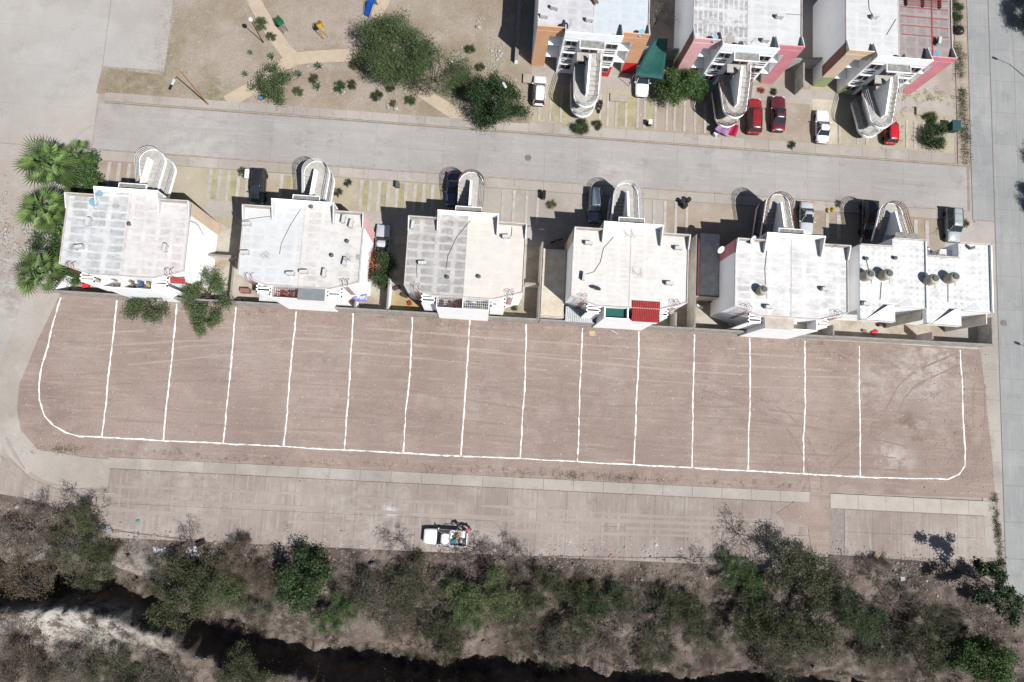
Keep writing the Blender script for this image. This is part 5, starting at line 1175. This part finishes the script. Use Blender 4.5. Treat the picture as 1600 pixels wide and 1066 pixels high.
# ------------------------------------------------------------------ VEGETATION
# fan palms
def frond_mesh():
    mb = MB(); mb.tube([(0,0,0),(.8,0,.14),(1.5,0,.1)], [.035,.025,.018], 4)
    n = 15
    for i in range(n):
        a = R(-108+216*i/(n-1)); L_ = 1.4*(.62+.38*math.cos(a*.8)); a2 = R(216/(n-1)/2)*.62
        c = (1.5,0,.1); d = lambda q, r_, z: (c[0]+r_*math.cos(q), c[1]+r_*math.sin(q), c[2]+z)
        dr = -.12-.25*abs(math.sin(a))
        mb.add([c, d(a-a2,L_*.45,-.08), d(a,L_*.5,.1), d(a+a2,L_*.45,-.08), d(a,L_,dr)], [(0,1,2),(0,2,3),(1,4,2),(2,4,3)])
    me = mb.mesh('frond'); me.materials.append(L_PALM); return me
FROND = frond_mesh()
def palm(px, py, h, label, s_=1.0, n=34):
    x, y = at(px, py, h); e = empty('fan_palm', (x, y, 0)); tag(e, label, 'palm tree', 'fan palms at the west end of the row')
    MB().tube([(0,0,-.2),(.05,0,h*.5),(0,0,h)], [.3,.22,.2], 10).build('trunk', BARK, e)
    for i in range(n):
        o = link('frond', FROND, None, e, (0,0,h)); t = i/n
        o.rotation_euler = (random.uniform(-.2,.2), R(-70+108*t+random.uniform(-12,12)), i*2.399+random.uniform(-.3,.3)); q = s_*random.uniform(.75,1.15); o.scale = (q,q,q)
palm(76,256,5.6,'northernmost fan palm near the street',1.12); palm(70,328,5.2,'fan palm second from the street',1.05); palm(62,426,4.6,'southernmost fan palm by the lot corner',1.05,26); palm(118,238,4.2,'small fan palm behind the northernmost one',.62,16); palm(98,352,3.6,'low fan palm between two taller ones',.75,18)
BUSHK = dict(R1=1)
plant('tree', 'dense_a', *at(128,275,2.2), 0, 'dense green tree between the palms and the first block', 'tree', L_BRIGHT, Rr=2.6, H=4.2, nleaf=9000, leaf=.11, seed=3, spread=.33, levels=3, limbs=8, trunk=.25)
plant('tree', 'dense_b', *at(88,378,1.8), 0, 'leafy green bush filling the gap between the palms', 'bush', L_BRIGHT, Rr=2.2, H=3.2, nleaf=8000, leaf=.1, seed=4, spread=.35, levels=3, limbs=8, trunk=.2)
plant('bush', 'dense_b', *at(112,420,1.4), 0, 'leafy bush beside the southernmost palm', 'bush', L_BRIGHT, s=.75)
plant('tree', 'mesq', *at(613,72,4.0), 0, 'broad feathery mesquite tree over the park path', 'tree', L_MESQ, Rr=4.2, H=6.0, nleaf=44000, leaf=.085, seed=27, spread=.5, levels=4, limbs=11, trunk=.28, r0=.22, minlev=2, drop=.3)
plant('tree', 'sparse', *at(678,112,2.6), 0, 'thin half-bare tree southeast of the feathery mesquite', 'tree', L_GREY, TWIG, Rr=3.4, H=4.2, nleaf=4200, leaf=.07, seed=13, spread=.28, levels=4, limbs=7, trunk=.25, r0=.12)
plant('tree', 'dark', *at(777,155,3.2), 0, 'dense dark green tree round the street lamp by the orange block', 'tree', L_DARK, Rr=2.9, H=5.6, nleaf=24000, leaf=.1, seed=14, spread=.45, levels=3, limbs=9, trunk=.22, r0=.2)
plant('tree', 'round', *at(1064,130,3.0), 0, 'round bright green tree between the orange and pink blocks', 'tree', L_BRIGHT, Rr=2.2, H=4.6, nleaf=12000, leaf=.1, seed=15, spread=.36, levels=3, limbs=8, trunk=.3, r0=.15)
plant('tree', 'round', *at(1090,134,2.2), 0, 'smaller round green crown beside the pink block stairs', 'tree', L_BRIGHT, s=.62)
t_ = plant('tree', 'round2', *at(594,420,2.6), 0, 'green tree with rusty orange flowers between second and third blocks', 'tree', L_DARK, Rr=1.7, H=4.0, nleaf=9000, leaf=.1, seed=16, spread=.34, levels=3, limbs=7, trunk=.3)
P = np.random.default_rng(5).normal(size=(260,3))*np.array([.5,.8,.3])+np.array([-.7,.5,3.3]); V_, F_ = leafcards(P, .1); fm = npmesh('flowers', V_, F_); fl_ = link('flowers', fm, L_RED, t_); t_.rotation_euler = (0,0,0); fl_['kind'] = 'stuff'
plant('tree', 'pinkl', *at(426,130,1.6), 0, 'grey-green tree with bare pinkish twigs above the park pavement', 'tree', L_MESQ, TWIG, Rr=2.2, H=3.2, nleaf=4500, leaf=.1, seed=17, spread=.3, levels=4, limbs=7, trunk=.2)
plant('bush', 'wallb', *at(228,478,2.0), 0, 'feathery bush hanging over the wall behind the palm-side block', 'bush', L_MESQ, Rr=2.1, H=3.0, nleaf=6500, leaf=.085, seed=18, spread=.3, levels=3, limbs=8, trunk=.4)
plant('tree', 'walltree', *at(322,462,2.6), 0, 'large feathery tree over the wall between first and second back yards', 'tree', L_MESQ, Rr=2.8, H=4.4, nleaf=9000, leaf=.09, seed=19, spread=.34, levels=3, limbs=8, trunk=.4)
plant('bush', 'wallb', *at(318,500,1.6), 0, 'feathery spray drooping over the lot below the wall tree', 'bush', L_MESQ, s=.75)
plant('bush', 'low', *at(1460,213,.7), .05, 'bright leafy bush at the street corner before the rose wing', 'bush', L_DARK, Rr=1.5, H=1.7, nleaf=5200, leaf=.09, seed=20, spread=.3, levels=3, limbs=8, trunk=.15, r0=.06)
plant('bush', 'low', *at(1455,185,.4), .05, 'smaller leafy bush north of the street corner bush', 'bush', L_BRIGHT, s=.5)
plant('bush', 'low', *at(907,199,.5), .05, 'green bush below the white rail of the orange block stairs', 'bush', L_DARK, s=.62)
plant('bush', 'low', *at(934,195,.4), .05, 'little upright weed beside the orange block stairs', 'bush', L_OLIVE, s=.36)
plant('tree', 'barefar', *at(1030,22,3), 0, 'leafless tree between the orange and pink-winged blocks', 'tree', L_BROWN, BARKP, Rr=2.4, H=5.0, nleaf=500, leaf=.07, seed=22, spread=.3, levels=4, limbs=7, trunk=.35, r0=.14)
shr = [(566,48,.01,'',None),(407,37,.55,'dark shrub left of the path near the globe lamp',L_MESQ),(530,135,.5,'round shrub ringed with stones in the park',L_DARK),(550,132,.42,'dry shrub ringed with stones, right of the round one',L_OLIVE),(490,123,.42,'low dark shrub in the middle of the park bed',L_OLIVE),(465,143,.42,'yellow-green shrub near the pink-leaved tree',L_YEL),(589,150,.5,'largest spiky shrub near the park pavement',L_DARK),(610,138,.36,'small shrub beside the sloping path',L_OLIVE),(641,156,.46,'bright green shrub at the park pavement',L_BRIGHT),(734,77,.44,'lone round shrub on the bare soil east of the mesquite',L_DARK),(750,105,.4,'brown shrub near the grassy patch',L_OLIVE),(555,102,.5,'green tuft at the foot of the mesquite',L_OLIVE),(423,57,.4,'yellowish tuft beside the path',L_YEL),(614,161,.3,'straggly dry tuft near the park pavement',L_BROWN),(1237,226,.36,'small weed by the pale driveway',L_DARK),(1210,143,.32,'potted plant before the pink wing',L_OLIVE),(1190,140,.3,'potted plant with red leaves before the pink wing',L_RED),(804,480,.3,'green weed in the third yard',L_BRIGHT),(1530,340-3,.01,'',None),(1508,350,.4,'straggly weed beside the grey sport utility car',L_YEL),(380,270,.45,'weedy patch by the black sport utility car',L_OLIVE),(528,300,.35,'weedy tuft on the strips east of the second block stairs',L_OLIVE),(543,285,.32,'longer grass tuft east of the second block stairs',L_OLIVE),(862,320,.4,'dry plant beside the narrow dark bin',L_STRAW),(1497,25,.45,'leafy weed on the verge by the tan-winged block',L_BRIGHT),(1500,10,.4,'weed at the top of the verge',L_BRIGHT),(1310,318,.3,'small dry weed on the driveway east of the yellow sacks',L_BROWN),(1280,455,.0,'',None)]
tree_mesh('shrub', Rr=1.2, H=1.1, nleaf=2600, leaf=.08, seed=31, spread=.2, levels=3, limbs=9, trunk=.1, r0=.04)
for px, py, s_, lb, lm_ in shr:
    if lm_: plant('shrub', 'shrub', *at(px,py,.3), .05, lb, 'shrub', lm_, s=s_*1.15)
def agave(px, py, s_, label):
    x, y = at(px, py, .3); e = empty('agave', (x, y, .05), random.uniform(0,6)); e.scale = (s_,)*3; tag(e, label, 'agave')
    me = _veg.get('blade')
    if not me:
        me = MB().add([(0,-.05,0),(0,.05,0),(.4,.075,.3),(.4,-.075,.3),(.75,0,.42),(.3,0,.16)], [(0,5,1),(1,5,2),(0,3,5),(3,4,5),(5,4,2)]).mesh('leaf'); me.materials.append(L_AGAVE); _veg['blade'] = me
    for i in range(16):
        o = link('leaf', me, None, e); o.rotation_euler = (0, R(-45+50*i/16), i*2.4)
for px, py, s_, lb in ((498,104,1.0,'pale agave near the fork of the park path'),(467,117,1.0,'pale agave beside the pinkish-twigged tree'),(424,89,.95,'pale agave west of the path fork'),(496,136,1.05,'pale agave below the low dark shrub'),(391,82,.7,'small agave near the west edge of the park'),(383,116,.8,'small agave beside the west path')):
    agave(px, py, s_, lb)
# stones ringing the beds
ST = mat('pale_stone', A(214,208,200), A(180,172,164), 4, .9, rnd=.1)
def stones(name, pts, size, m_, label=None, seed=1, zf=None, squash=.6):
    r = np.random.default_rng(seed); n = len(pts); base = np.array([[-1,-1,-1],[1,-1,-1],[1,1,-1],[-1,1,-1],[-.7,-.7,1],[.7,-.7,1],[.6,.8,1],[-.8,.6,1]], float)*.5
    Fb = np.array([[0,3,2,1],[4,5,6,7],[0,1,5,4],[1,2,6,5],[2,3,7,6],[3,0,4,7]])
    sz = (size*np.exp(r.normal(size=n)*.45))[:,None,None]; V = base[None]*sz*r.uniform(.6,1.4,(n,1,3)); V += r.normal(size=V.shape)*sz*.08
    a = r.uniform(0,6.28,n); c, s = np.cos(a)[:,None], np.sin(a)[:,None]; X = V[:,:,0]*c-V[:,:,1]*s; Y_ = V[:,:,0]*s+V[:,:,1]*c; V = np.stack([X, Y_, V[:,:,2]*squash], 2)+np.asarray(pts)[:,None,:]
    me = npmesh(name, V.reshape(-1,3), (Fb[None]+8*np.arange(n)[:,None,None]).reshape(-1,4)); o = link(name, me, m_); o['kind'] = 'stuff'
    if label: o['label'] = label
    return o
ring_ = [(*at(px+9*math.cos(a), py+2+9*math.sin(a)), .1) for px, py in ((530,138),(550,134),(614,161)) for a in np.linspace(0,6.28,14)]
stones('edging_stones', ring_, .2, ST, 'ring of pale stones round the park shrubs')
r5 = np.random.default_rng(9)
heap = [(*at(px+r5.normal()*rx, py+r5.normal()*ry), .08) for px, py, rx, ry, n in ((750,33,4,7,40),(710,95,8,5,60),(775,80,7,7,80),(770,105,8,8,60),(480,105,1.5,1.5,6),(20,395,14,30,90),(10,370,8,20,50),(8,345,6,40,60)) for _ in range(n)]
stones('gravel', heap, .14, ST, 'scattered pale stones by the palms and the far park corner', 3)
litter = [(x, y, .07) for x, y in zip(r5.uniform(-6,106,900), r5.uniform(-2,16.2,900))]
stones('lot_gravel', litter, .06, mat('lot_stone', A(206,194,186), A(150,132,124), 2.5, .95), 'small stones scattered over the graded lot', 4)
litter = [(*at(x, y), .07) for x, y in [(r5.uniform(1440,1545), r5.uniform(550,775)) for _ in range(350)]+[(r5.uniform(30,150), r5.uniform(600,712)) for _ in range(200)]+[(r5.uniform(100,1530), 0) for _ in range(0)]]
stones('lot_rubble', litter, .07, mat('lot_stone', A(206,194,186), A(150,132,124), 2.5, .95), 'coarser rubble at the two ends of the lot', 5)
stones('road_edge_gravel', [(x, yr(x)+abs(r5.normal())*.8+.1, .05) for x in r5.uniform(2,106,900)], .09, mat('lot_stone', A(200,188,180)), 'dirt and small stones strewn along the south road edge', 15)
stones('kerb_grit', [(x, -3.5+r5.normal()*.25, .06) for x in r5.uniform(2,80,260)], .06, mat('lot_stone', A(200,188,180)), 'grit lying at the foot of the south pavement', 16)
# weeds along the boundary wall and lot edge
def tufts(name, pts, m_, label, leaf=.09, n=26, sp=.14, seed=6):
    r = np.random.default_rng(seed); pts = np.asarray(pts, float); P = np.repeat(pts, n, 0)+r.normal(size=(len(pts)*n,3))*np.array([sp,sp,sp*.5]); P[:,2] = np.abs(P[:,2]-pts[0,2])*1+pts[0,2]+.02
    V, Fc = leafcards(P, leaf, r, .35); o = link(name, npmesh(name, V, Fc), m_); o['kind'] = 'stuff'; o['label'] = label; return o
we = [(x, 16.3-abs(r5.normal())*.35, .06) for x in r5.uniform(14,88,170)]
tufts('wall_weeds', we, L_STRAW, 'green weeds growing along the foot of the boundary wall', .05, 16, .22)
tufts('dry_weeds', [(x, 15.6-abs(r5.normal())*1.0, .06) for x in np.concatenate([r5.uniform(15,106,300), r5.normal(38,5,60), r5.normal(88,3,60)])], L_BROWN, 'dry brown weeds on the soil near the boundary wall', .045, 6, .22, 7)
tufts('edge_weeds', [(x, -1.6+r5.normal()*.25, .06) for x in np.concatenate([r5.uniform(0,84,160), r5.normal(58,7,120), r5.normal(-4,1.5,60)])], L_STRAW, 'dry weeds along the pavement edge of the lot', .06, 14, .16, 8)
tufts('verge_grass', [(105.0+r5.normal()*.3+ (54-y)*.05, y, .05) for y in r5.uniform(41,66,420) if vnoise(np.array(y), np.array(.0), .45, 5) > .42], L_OLIVE, 'ragged grass on the verge beside the right road', .08, 18, .25, 9)
plate('verge_soil', 104.5, 106.1, 41, 66, .045, FORE2)
tufts('park_grass', [(*at(715+r5.normal()*14, 125+r5.normal()*18), .05) for _ in range(260)], L_BRIGHT, 'green grass patch below the thin tree in the park', .08, 34, .3, 10)
tufts('park_dry_grass', [(*at(px, py), .05) for px, py in [(r5.uniform(165,260), r5.uniform(108,146)) for _ in range(260)]+[(r5.uniform(262,345), r5.uniform(100,155)) for _ in range(120)]+[(270+r5.normal()*7-0.2*y, y) for y in r5.uniform(0,110,90)]], L_STRAW, 'dry grass in the corner strip of the park', .05, 10, .2, 11)
tufts('road_edge_grass', [(*at(1551+.12*(y-770)+r5.normal()*2.5, y), .05) for y in r5.uniform(770,905,190)], L_STRAW, 'yellowing grass strip beside the end of the south road', .07, 18, .16, 12)
tufts('verge_weeds', [(*at(px, py), .05) for px, py in [(r5.normal(1445,25), r5.normal(150,6)) for _ in range(60)]+[(r5.normal(1415,30), r5.normal(200,25)) for _ in range(30)]], L_OLIVE, 'weeds round the platform before the rose wing', .06, 16, .15, 13)

tufts('park_scrub', [(*at(px, py), .05) for px, py in zip(r5.uniform(290,800,260), r5.uniform(5,175,260)) if fbm(np.array(px), np.array(py), .02, 44) > -.02], L_STRAW, 'thin dry scrub scattered over the park soil', .05, 12, .35, 14)
# ---- ravine vegetation
plant('tree', 'rv_bare0', *at(585,60,2.6), 0, 'leafless dark tree at the west side of the feathery mesquite', 'tree', L_BROWN, TWIG, Rr=2.0, H=3.6, nleaf=200, leaf=.05, seed=77, spread=.2, levels=4, limbs=6, trunk=.3, r0=.12, twigr=.03)
tree_mesh('rv_olive', Rr=3.5, H=4.4, nleaf=15000, leaf=.075, seed=41, spread=.26, twigr=.02, levels=4, limbs=7, trunk=.15, r0=.1)
tree_mesh('rv_grey', Rr=3.4, H=3.8, nleaf=9500, leaf=.07, seed=42, spread=.28, twigr=.02, levels=4, limbs=8, trunk=.12, r0=.09)
tree_mesh('rv_bare', Rr=2.4, H=3.4, nleaf=300, leaf=.05, seed=43, spread=.25, levels=5, limbs=6, trunk=.2, r0=.08, splits=3, twigr=.012)
tree_mesh('rv_dense', Rr=2.6, H=5.6, nleaf=16000, leaf=.1, seed=44, spread=.38, levels=3, limbs=8, trunk=.15, r0=.14)
tree_mesh('rv_twiggy', Rr=3.5, H=3.8, nleaf=5000, leaf=.06, seed=45, spread=.3, levels=5, limbs=6, trunk=.15, r0=.1, twigr=.017)
RV = [ # px, py, key, leaf material, scale, label
(45,830,'rv_twiggy',L_BROWN,1.0,'brown twiggy bush at the road end on the far left slope'),(110,842,'rv_grey',L_OLIVE,1.1,'grey-green bush on the left slope below the kinked road end'),(25,885,'rv_grey',L_BROWN,1.2,'brownish bush at the left frame edge above the gully'),(85,892,'rv_twiggy',L_GREY,1.2,'pale-branched half-bare tree over the gully shadow on the left'),(150,880,'rv_olive',L_OLIVE,.8,'olive bush right of the pale-branched tree'),(128,795,'rv_bare',L_BROWN,1.15,'purplish bare shrub reaching over the road end'),(60,790,'rv_bare',L_BROWN,.7,'small bare shrub at the road end by the litter'),(125,812,'rv_olive',L_YEL,.5,'small yellow-green bush under the bare shrub'),
(292,848,'rv_bare',L_BROWN,.85,'bare shrub over the white litter heap'),(288,915,'rv_olive',L_OLIVE,1.25,'large olive bush below the white litter heap'),(345,930,'rv_olive',L_YEL,.9,'yellow-green bush right of the large olive one'),(250,900,'rv_grey',L_OLIVE,.8,'grey-green bush left of the large olive one'),(375,870,'rv_grey',L_BROWN,.8,'dry brown bush on the bank east of the litter heap'),
(478,905,'rv_dense',L_DARK,1.2,'tall dense dark green tree casting shadow on the bank'),(520,950,'rv_olive',L_BRIGHT,.8,'bright grassy bush at the foot of the dense tree'),(560,905,'rv_twiggy',L_BROWN,.9,'brown brushwood right of the dense tree'),(620,846,'rv_bare',L_BROWN,.8,'bare shrub just left of the pickup'),(600,920,'rv_grey',L_GREY,1.2,'silvery bush below the bare shrub'),(655,905,'rv_grey',L_OLIVE,1.1,'grey-green bush below the pickup cab'),(748,914,'rv_olive',L_YEL,1.1,'yellow-green tree just behind the pickup tailgate'),(690,945,'rv_twiggy',L_OLIVE,1.0,'thorny bush in the middle of the slope below the pickup'),(745,955,'rv_olive',L_BRIGHT,.7,'small bright bush under the yellow-green tree'),(690,1000,'rv_olive',L_OLIVE,.8,'olive bush at the gully lip below the pickup'),(640,965,'rv_grey',L_BROWN,.9,'brown bush at the gully lip left of centre'),(712,860,'rv_bare',L_BROWN,.95,'bare twigs beside the pickup wheels'),(742,862,'rv_bare',L_BROWN,.9,'bare shrub right behind the pickup'),(790,880,'rv_twiggy',L_BROWN,.9,'brown brushwood heap right of the pickup'),
(835,915,'rv_olive',L_OLIVE,.8,'olive bush right of the brushwood heap'),(820,960,'rv_grey',L_OLIVE,1.0,'grey-green bush lower on the slope right of centre'),(895,945,'rv_olive',L_OLIVE,1.0,'olive bush below the stony bank'),(945,930,'rv_olive',L_DARK,.75,'dark green bush on the stony bank edge'),(950,985,'rv_twiggy',L_BROWN,1.0,'brown thorny bush low on the slope under the stony bank'),(880,1000,'rv_grey',L_GREY,.9,'silvery bush at the gully lip under the stony bank'),(1010,950,'rv_twiggy',L_GREY,.9,'pale twiggy bush right of the stony bank'),(1060,960,'rv_olive',L_OLIVE,.95,'olive bush right of the pale twiggy one'),(1030,1010,'rv_grey',L_OLIVE,.9,'grey bush at the gully lip right of centre'),(1090,880,'rv_bare',L_BROWN,.75,'thin bare tree standing on the road edge rubble'),(1158,836,'rv_bare',L_BROWN,1.05,'wide bare tree reaching over the road on the right'),(1105,1000,'rv_grey',L_GREY,.8,'silvery bush on the pale slope lower right'),
(1155,905,'rv_olive',L_BRIGHT,.8,'brighter green bush under the wide bare tree'),(1185,945,'rv_olive',L_OLIVE,1.1,'olive tree left of the big thicket'),(1240,900,'rv_olive',L_OLIVE,1.2,'upper tree of the big thicket on the right'),(1235,955,'rv_olive',L_OLIVE,1.2,'middle tree of the big thicket on the right'),(1215,1010,'rv_grey',L_OLIVE,1.2,'lower grey tree of the big thicket'),(1290,925,'rv_grey',L_GREY,1.1,'greyish tree at the right side of the thicket'),(1290,990,'rv_twiggy',L_OLIVE,1.1,'thorny tree below the greyish one'),(1340,950,'rv_olive',L_DARK,.9,'dark green bush right of the thicket'),(1372,1000,'rv_grey',L_OLIVE,1.1,'grey-green bush lower right slope'),(1400,950,'rv_twiggy',L_BROWN,.9,'brown thorny bush near the long tree shadow'),(1430,1005,'rv_olive',L_OLIVE,1.0,'olive bush left of the bright corner tree'),(1375,890,'rv_grey',L_BROWN,.6,'small dry bush on the rubble right of the thicket'),(1480,975,'rv_grey',L_OLIVE,.7,'small bush above the bright corner tree'),
(1525,1030,'rv_dense',L_BRIGHT,1.15,'bright dense tree in the bottom right corner'),(40,1050,'rv_grey',L_BROWN,1.0,'grey-brown bush on the south bank at the left corner'),(105,1060,'rv_twiggy',L_GREY,1.0,'half-bare bush on the south bank, second from the left corner'),(175,1055,'rv_grey',L_OLIVE,.9,'olive-grey bush on the south bank near the pale crest'),(228,1066,'rv_grey',L_GREY,1.0,'grey bush at the bottom edge below the pale crest'),(268,1060,'rv_twiggy',L_BROWN,.8,'brown twigs at the bottom edge where the crest ends'),(380,1062,'rv_olive',L_OLIVE,.9,'olive bush on the dark bottom edge left of centre'),(2,975,'rv_twiggy',L_BROWN,.5,'twiggy bush at the left edge of the pale crest'),(420,900,'rv_grey',L_BROWN,.7,'dry grey bush left of the dense tree'),(400,960,'rv_grey',L_GREY,.6,'sparse grey bush on the bare slope left of centre')]
for px, py, key, lm_, s_, lb in RV:
    x, y = at(px, py, -1.0); z = float(terr(x, y)); x, y = at(px, py, z+1.5); z = float(terr(x, y)); z = min(z, -.1) if abs(z) < 9 else z
    wm = TWIG if key == 'rv_bare' else BARKP
    plant('ravine_bush' if 'tree' not in lb else 'ravine_tree', key, x, y, z-.1, lb, 'bush' if 'tree' not in lb else 'tree', lm_, wm, s=s_*(.9 if key == 'rv_grey' else .98))
# slender tropical tree near the road corner: trunk leans, leaf tufts, long shadow on the road
x, y = at(1532,905,4.2)
e = plant('tree', 'slender', x, y, float(terr(x,y)) if y < yr(x) else 0, 'slender tree with tufted leaves whose shadow falls on the road end', 'tree', L_DARK, Rr=2.4, H=6.4, nleaf=3800, leaf=.15, seed=51, spread=.3, levels=2, limbs=6, trunk=.6, r0=.12)
x, y = at(1572,945,4.0)
plant('tree', 'slender', x, y, float(terr(x,y)), 'slender tufted tree at the right frame edge', 'tree', L_DARK, s=.9)
# trees standing east of the right road that throw shade on it
for px, py, s_, lb in ((1588,12,1.0,'tree east of the right road shading its top corner'),(1604,232,.6,'tree east of the right road opposite the street mouth'),(1604,300,.7,'tree east of the right road opposite the corner block')):
    x, y = at(px, py); plant('tree', 'dark', x+4.2*.511, y-4.2*.4, 0, lb, 'tree', L_DARK, s=s_)
# leaf clutter and ground cover on the slope
def slope_pts(n, seed, tmin=.6, tmax=16, x0=-14, x1=112):
    r = np.random.default_rng(seed); x = r.uniform(x0, x1, n); y = yr(x)-r.uniform(tmin, tmax, n); return np.stack([x, y, terr(x, y)], 1)
def cover(name, n, m_, label, seed, thr, leaf=.08, aspect=.4, tmax=17, sp=.14, k=14):
    P = slope_pts(n, seed, 1.2, tmax); d = fbm(P[:,0], P[:,1], .22, seed); P = P[(d > thr) & ~((P[:,0] < 13) & (P[:,1] < yc(P[:,0])-1.4) & (P[:,1] > yc(P[:,0])-4.6) & (d < .16))]; r = np.random.default_rng(seed)
    Q = np.repeat(P, k, 0)+np.abs(r.normal(size=(len(P)*k,3)))*np.array([0,0,sp])+r.normal(size=(len(P)*k,3))*np.array([sp*1.3,sp*1.3,0])
    V, Fc = leafcards(Q, leaf, r, aspect); o = link(name, npmesh(name, V, Fc), m_); o['kind'] = 'stuff'; o['label'] = label
cover('dry_undergrowth', 11000, L_BROWN, 'dry brown undergrowth over the ravine slope', 61, .0)
cover('green_undergrowth', 9000, L_OLIVE, 'low green undergrowth in patches on the ravine slope', 62, .03)
cover('grass_undergrowth', 5000, L_GREY, 'greyish dead stalks over the ravine slope', 63, .07, .1, .12)
RUB = mat('rubble_stone', A(176,164,158), A(96,84,80), 1.7, .95, .3)
P = slope_pts(5200, 71, .1, 3.2); stones('rubble', P, .13, RUB, 'broken rubble along the edge of the south road', 71)
P = slope_pts(5200, 72, 2.5, 17); P = P[fbm(P[:,0], P[:,1], .2, 9) > -.12]; stones('slope_stones', P, .11, RUB, 'loose stones down the ravine slope', 72)
LIT = mat('litter_white', A(232,232,234), A(150,160,175), 6, .7)
r8 = np.random.default_rng(80)
def lit_at(cs, n, seed):
    r = np.random.default_rng(seed); out = []
    for px, py, sx, sy in cs:
        for _ in range(n):
            x, y = at(px+r.normal()*sx, py+r.normal()*sy, -.6); out.append((x, y, float(terr(x, y))+.08))
    return np.array(out)
stones('litter_heap', lit_at([(305,862,9,5),(255,860,6,4),(170,825,4,3)], 26, 81), .22, LIT, 'white plastic litter dumped at the road edge', 81, squash=.4)
stones('litter', np.concatenate([lit_at([(560,850,30,5),(1050,850,60,4),(1400,900,30,12),(900,850,30,4),(1440,940,25,10)], 22, 82)]), .12, LIT, 'scattered white litter on the bank', 82, squash=.4)
for px, py, a, b, c, rz, m_, lb in ((316,848,.9,.5,.5,.5,BAG,'broken dark box on the litter heap'),(218,814,.4,.3,.15,.2,mat('faded_teal',A(110,160,155),rough=.8),'teal scrap lying at the road edge'),(1412,905,.6,.5,.1,.1,STRIP,'grey board on the rubble near the long tree shadow'),(198,868,.5,.2,.3,.9,BAG,'dark scrap on the bare bank left of the litter heap'),(954,866,.2,.2,.1,0,REDP,'tiny red scrap on the rubble bank')):
    x, y = at(px, py, -.3); thing_box('scrap', (x, y, float(terr(x,y))+.05 if y < yr(x) else .05), (a,b,c), rz, m_, lb, 'scrap')
bag(581,883,flat('blue_bag',A(110,130,160),.4),'bluish rubbish bag on the brushwood left of the pickup',.3); bpy.data.objects[-1] if False else None
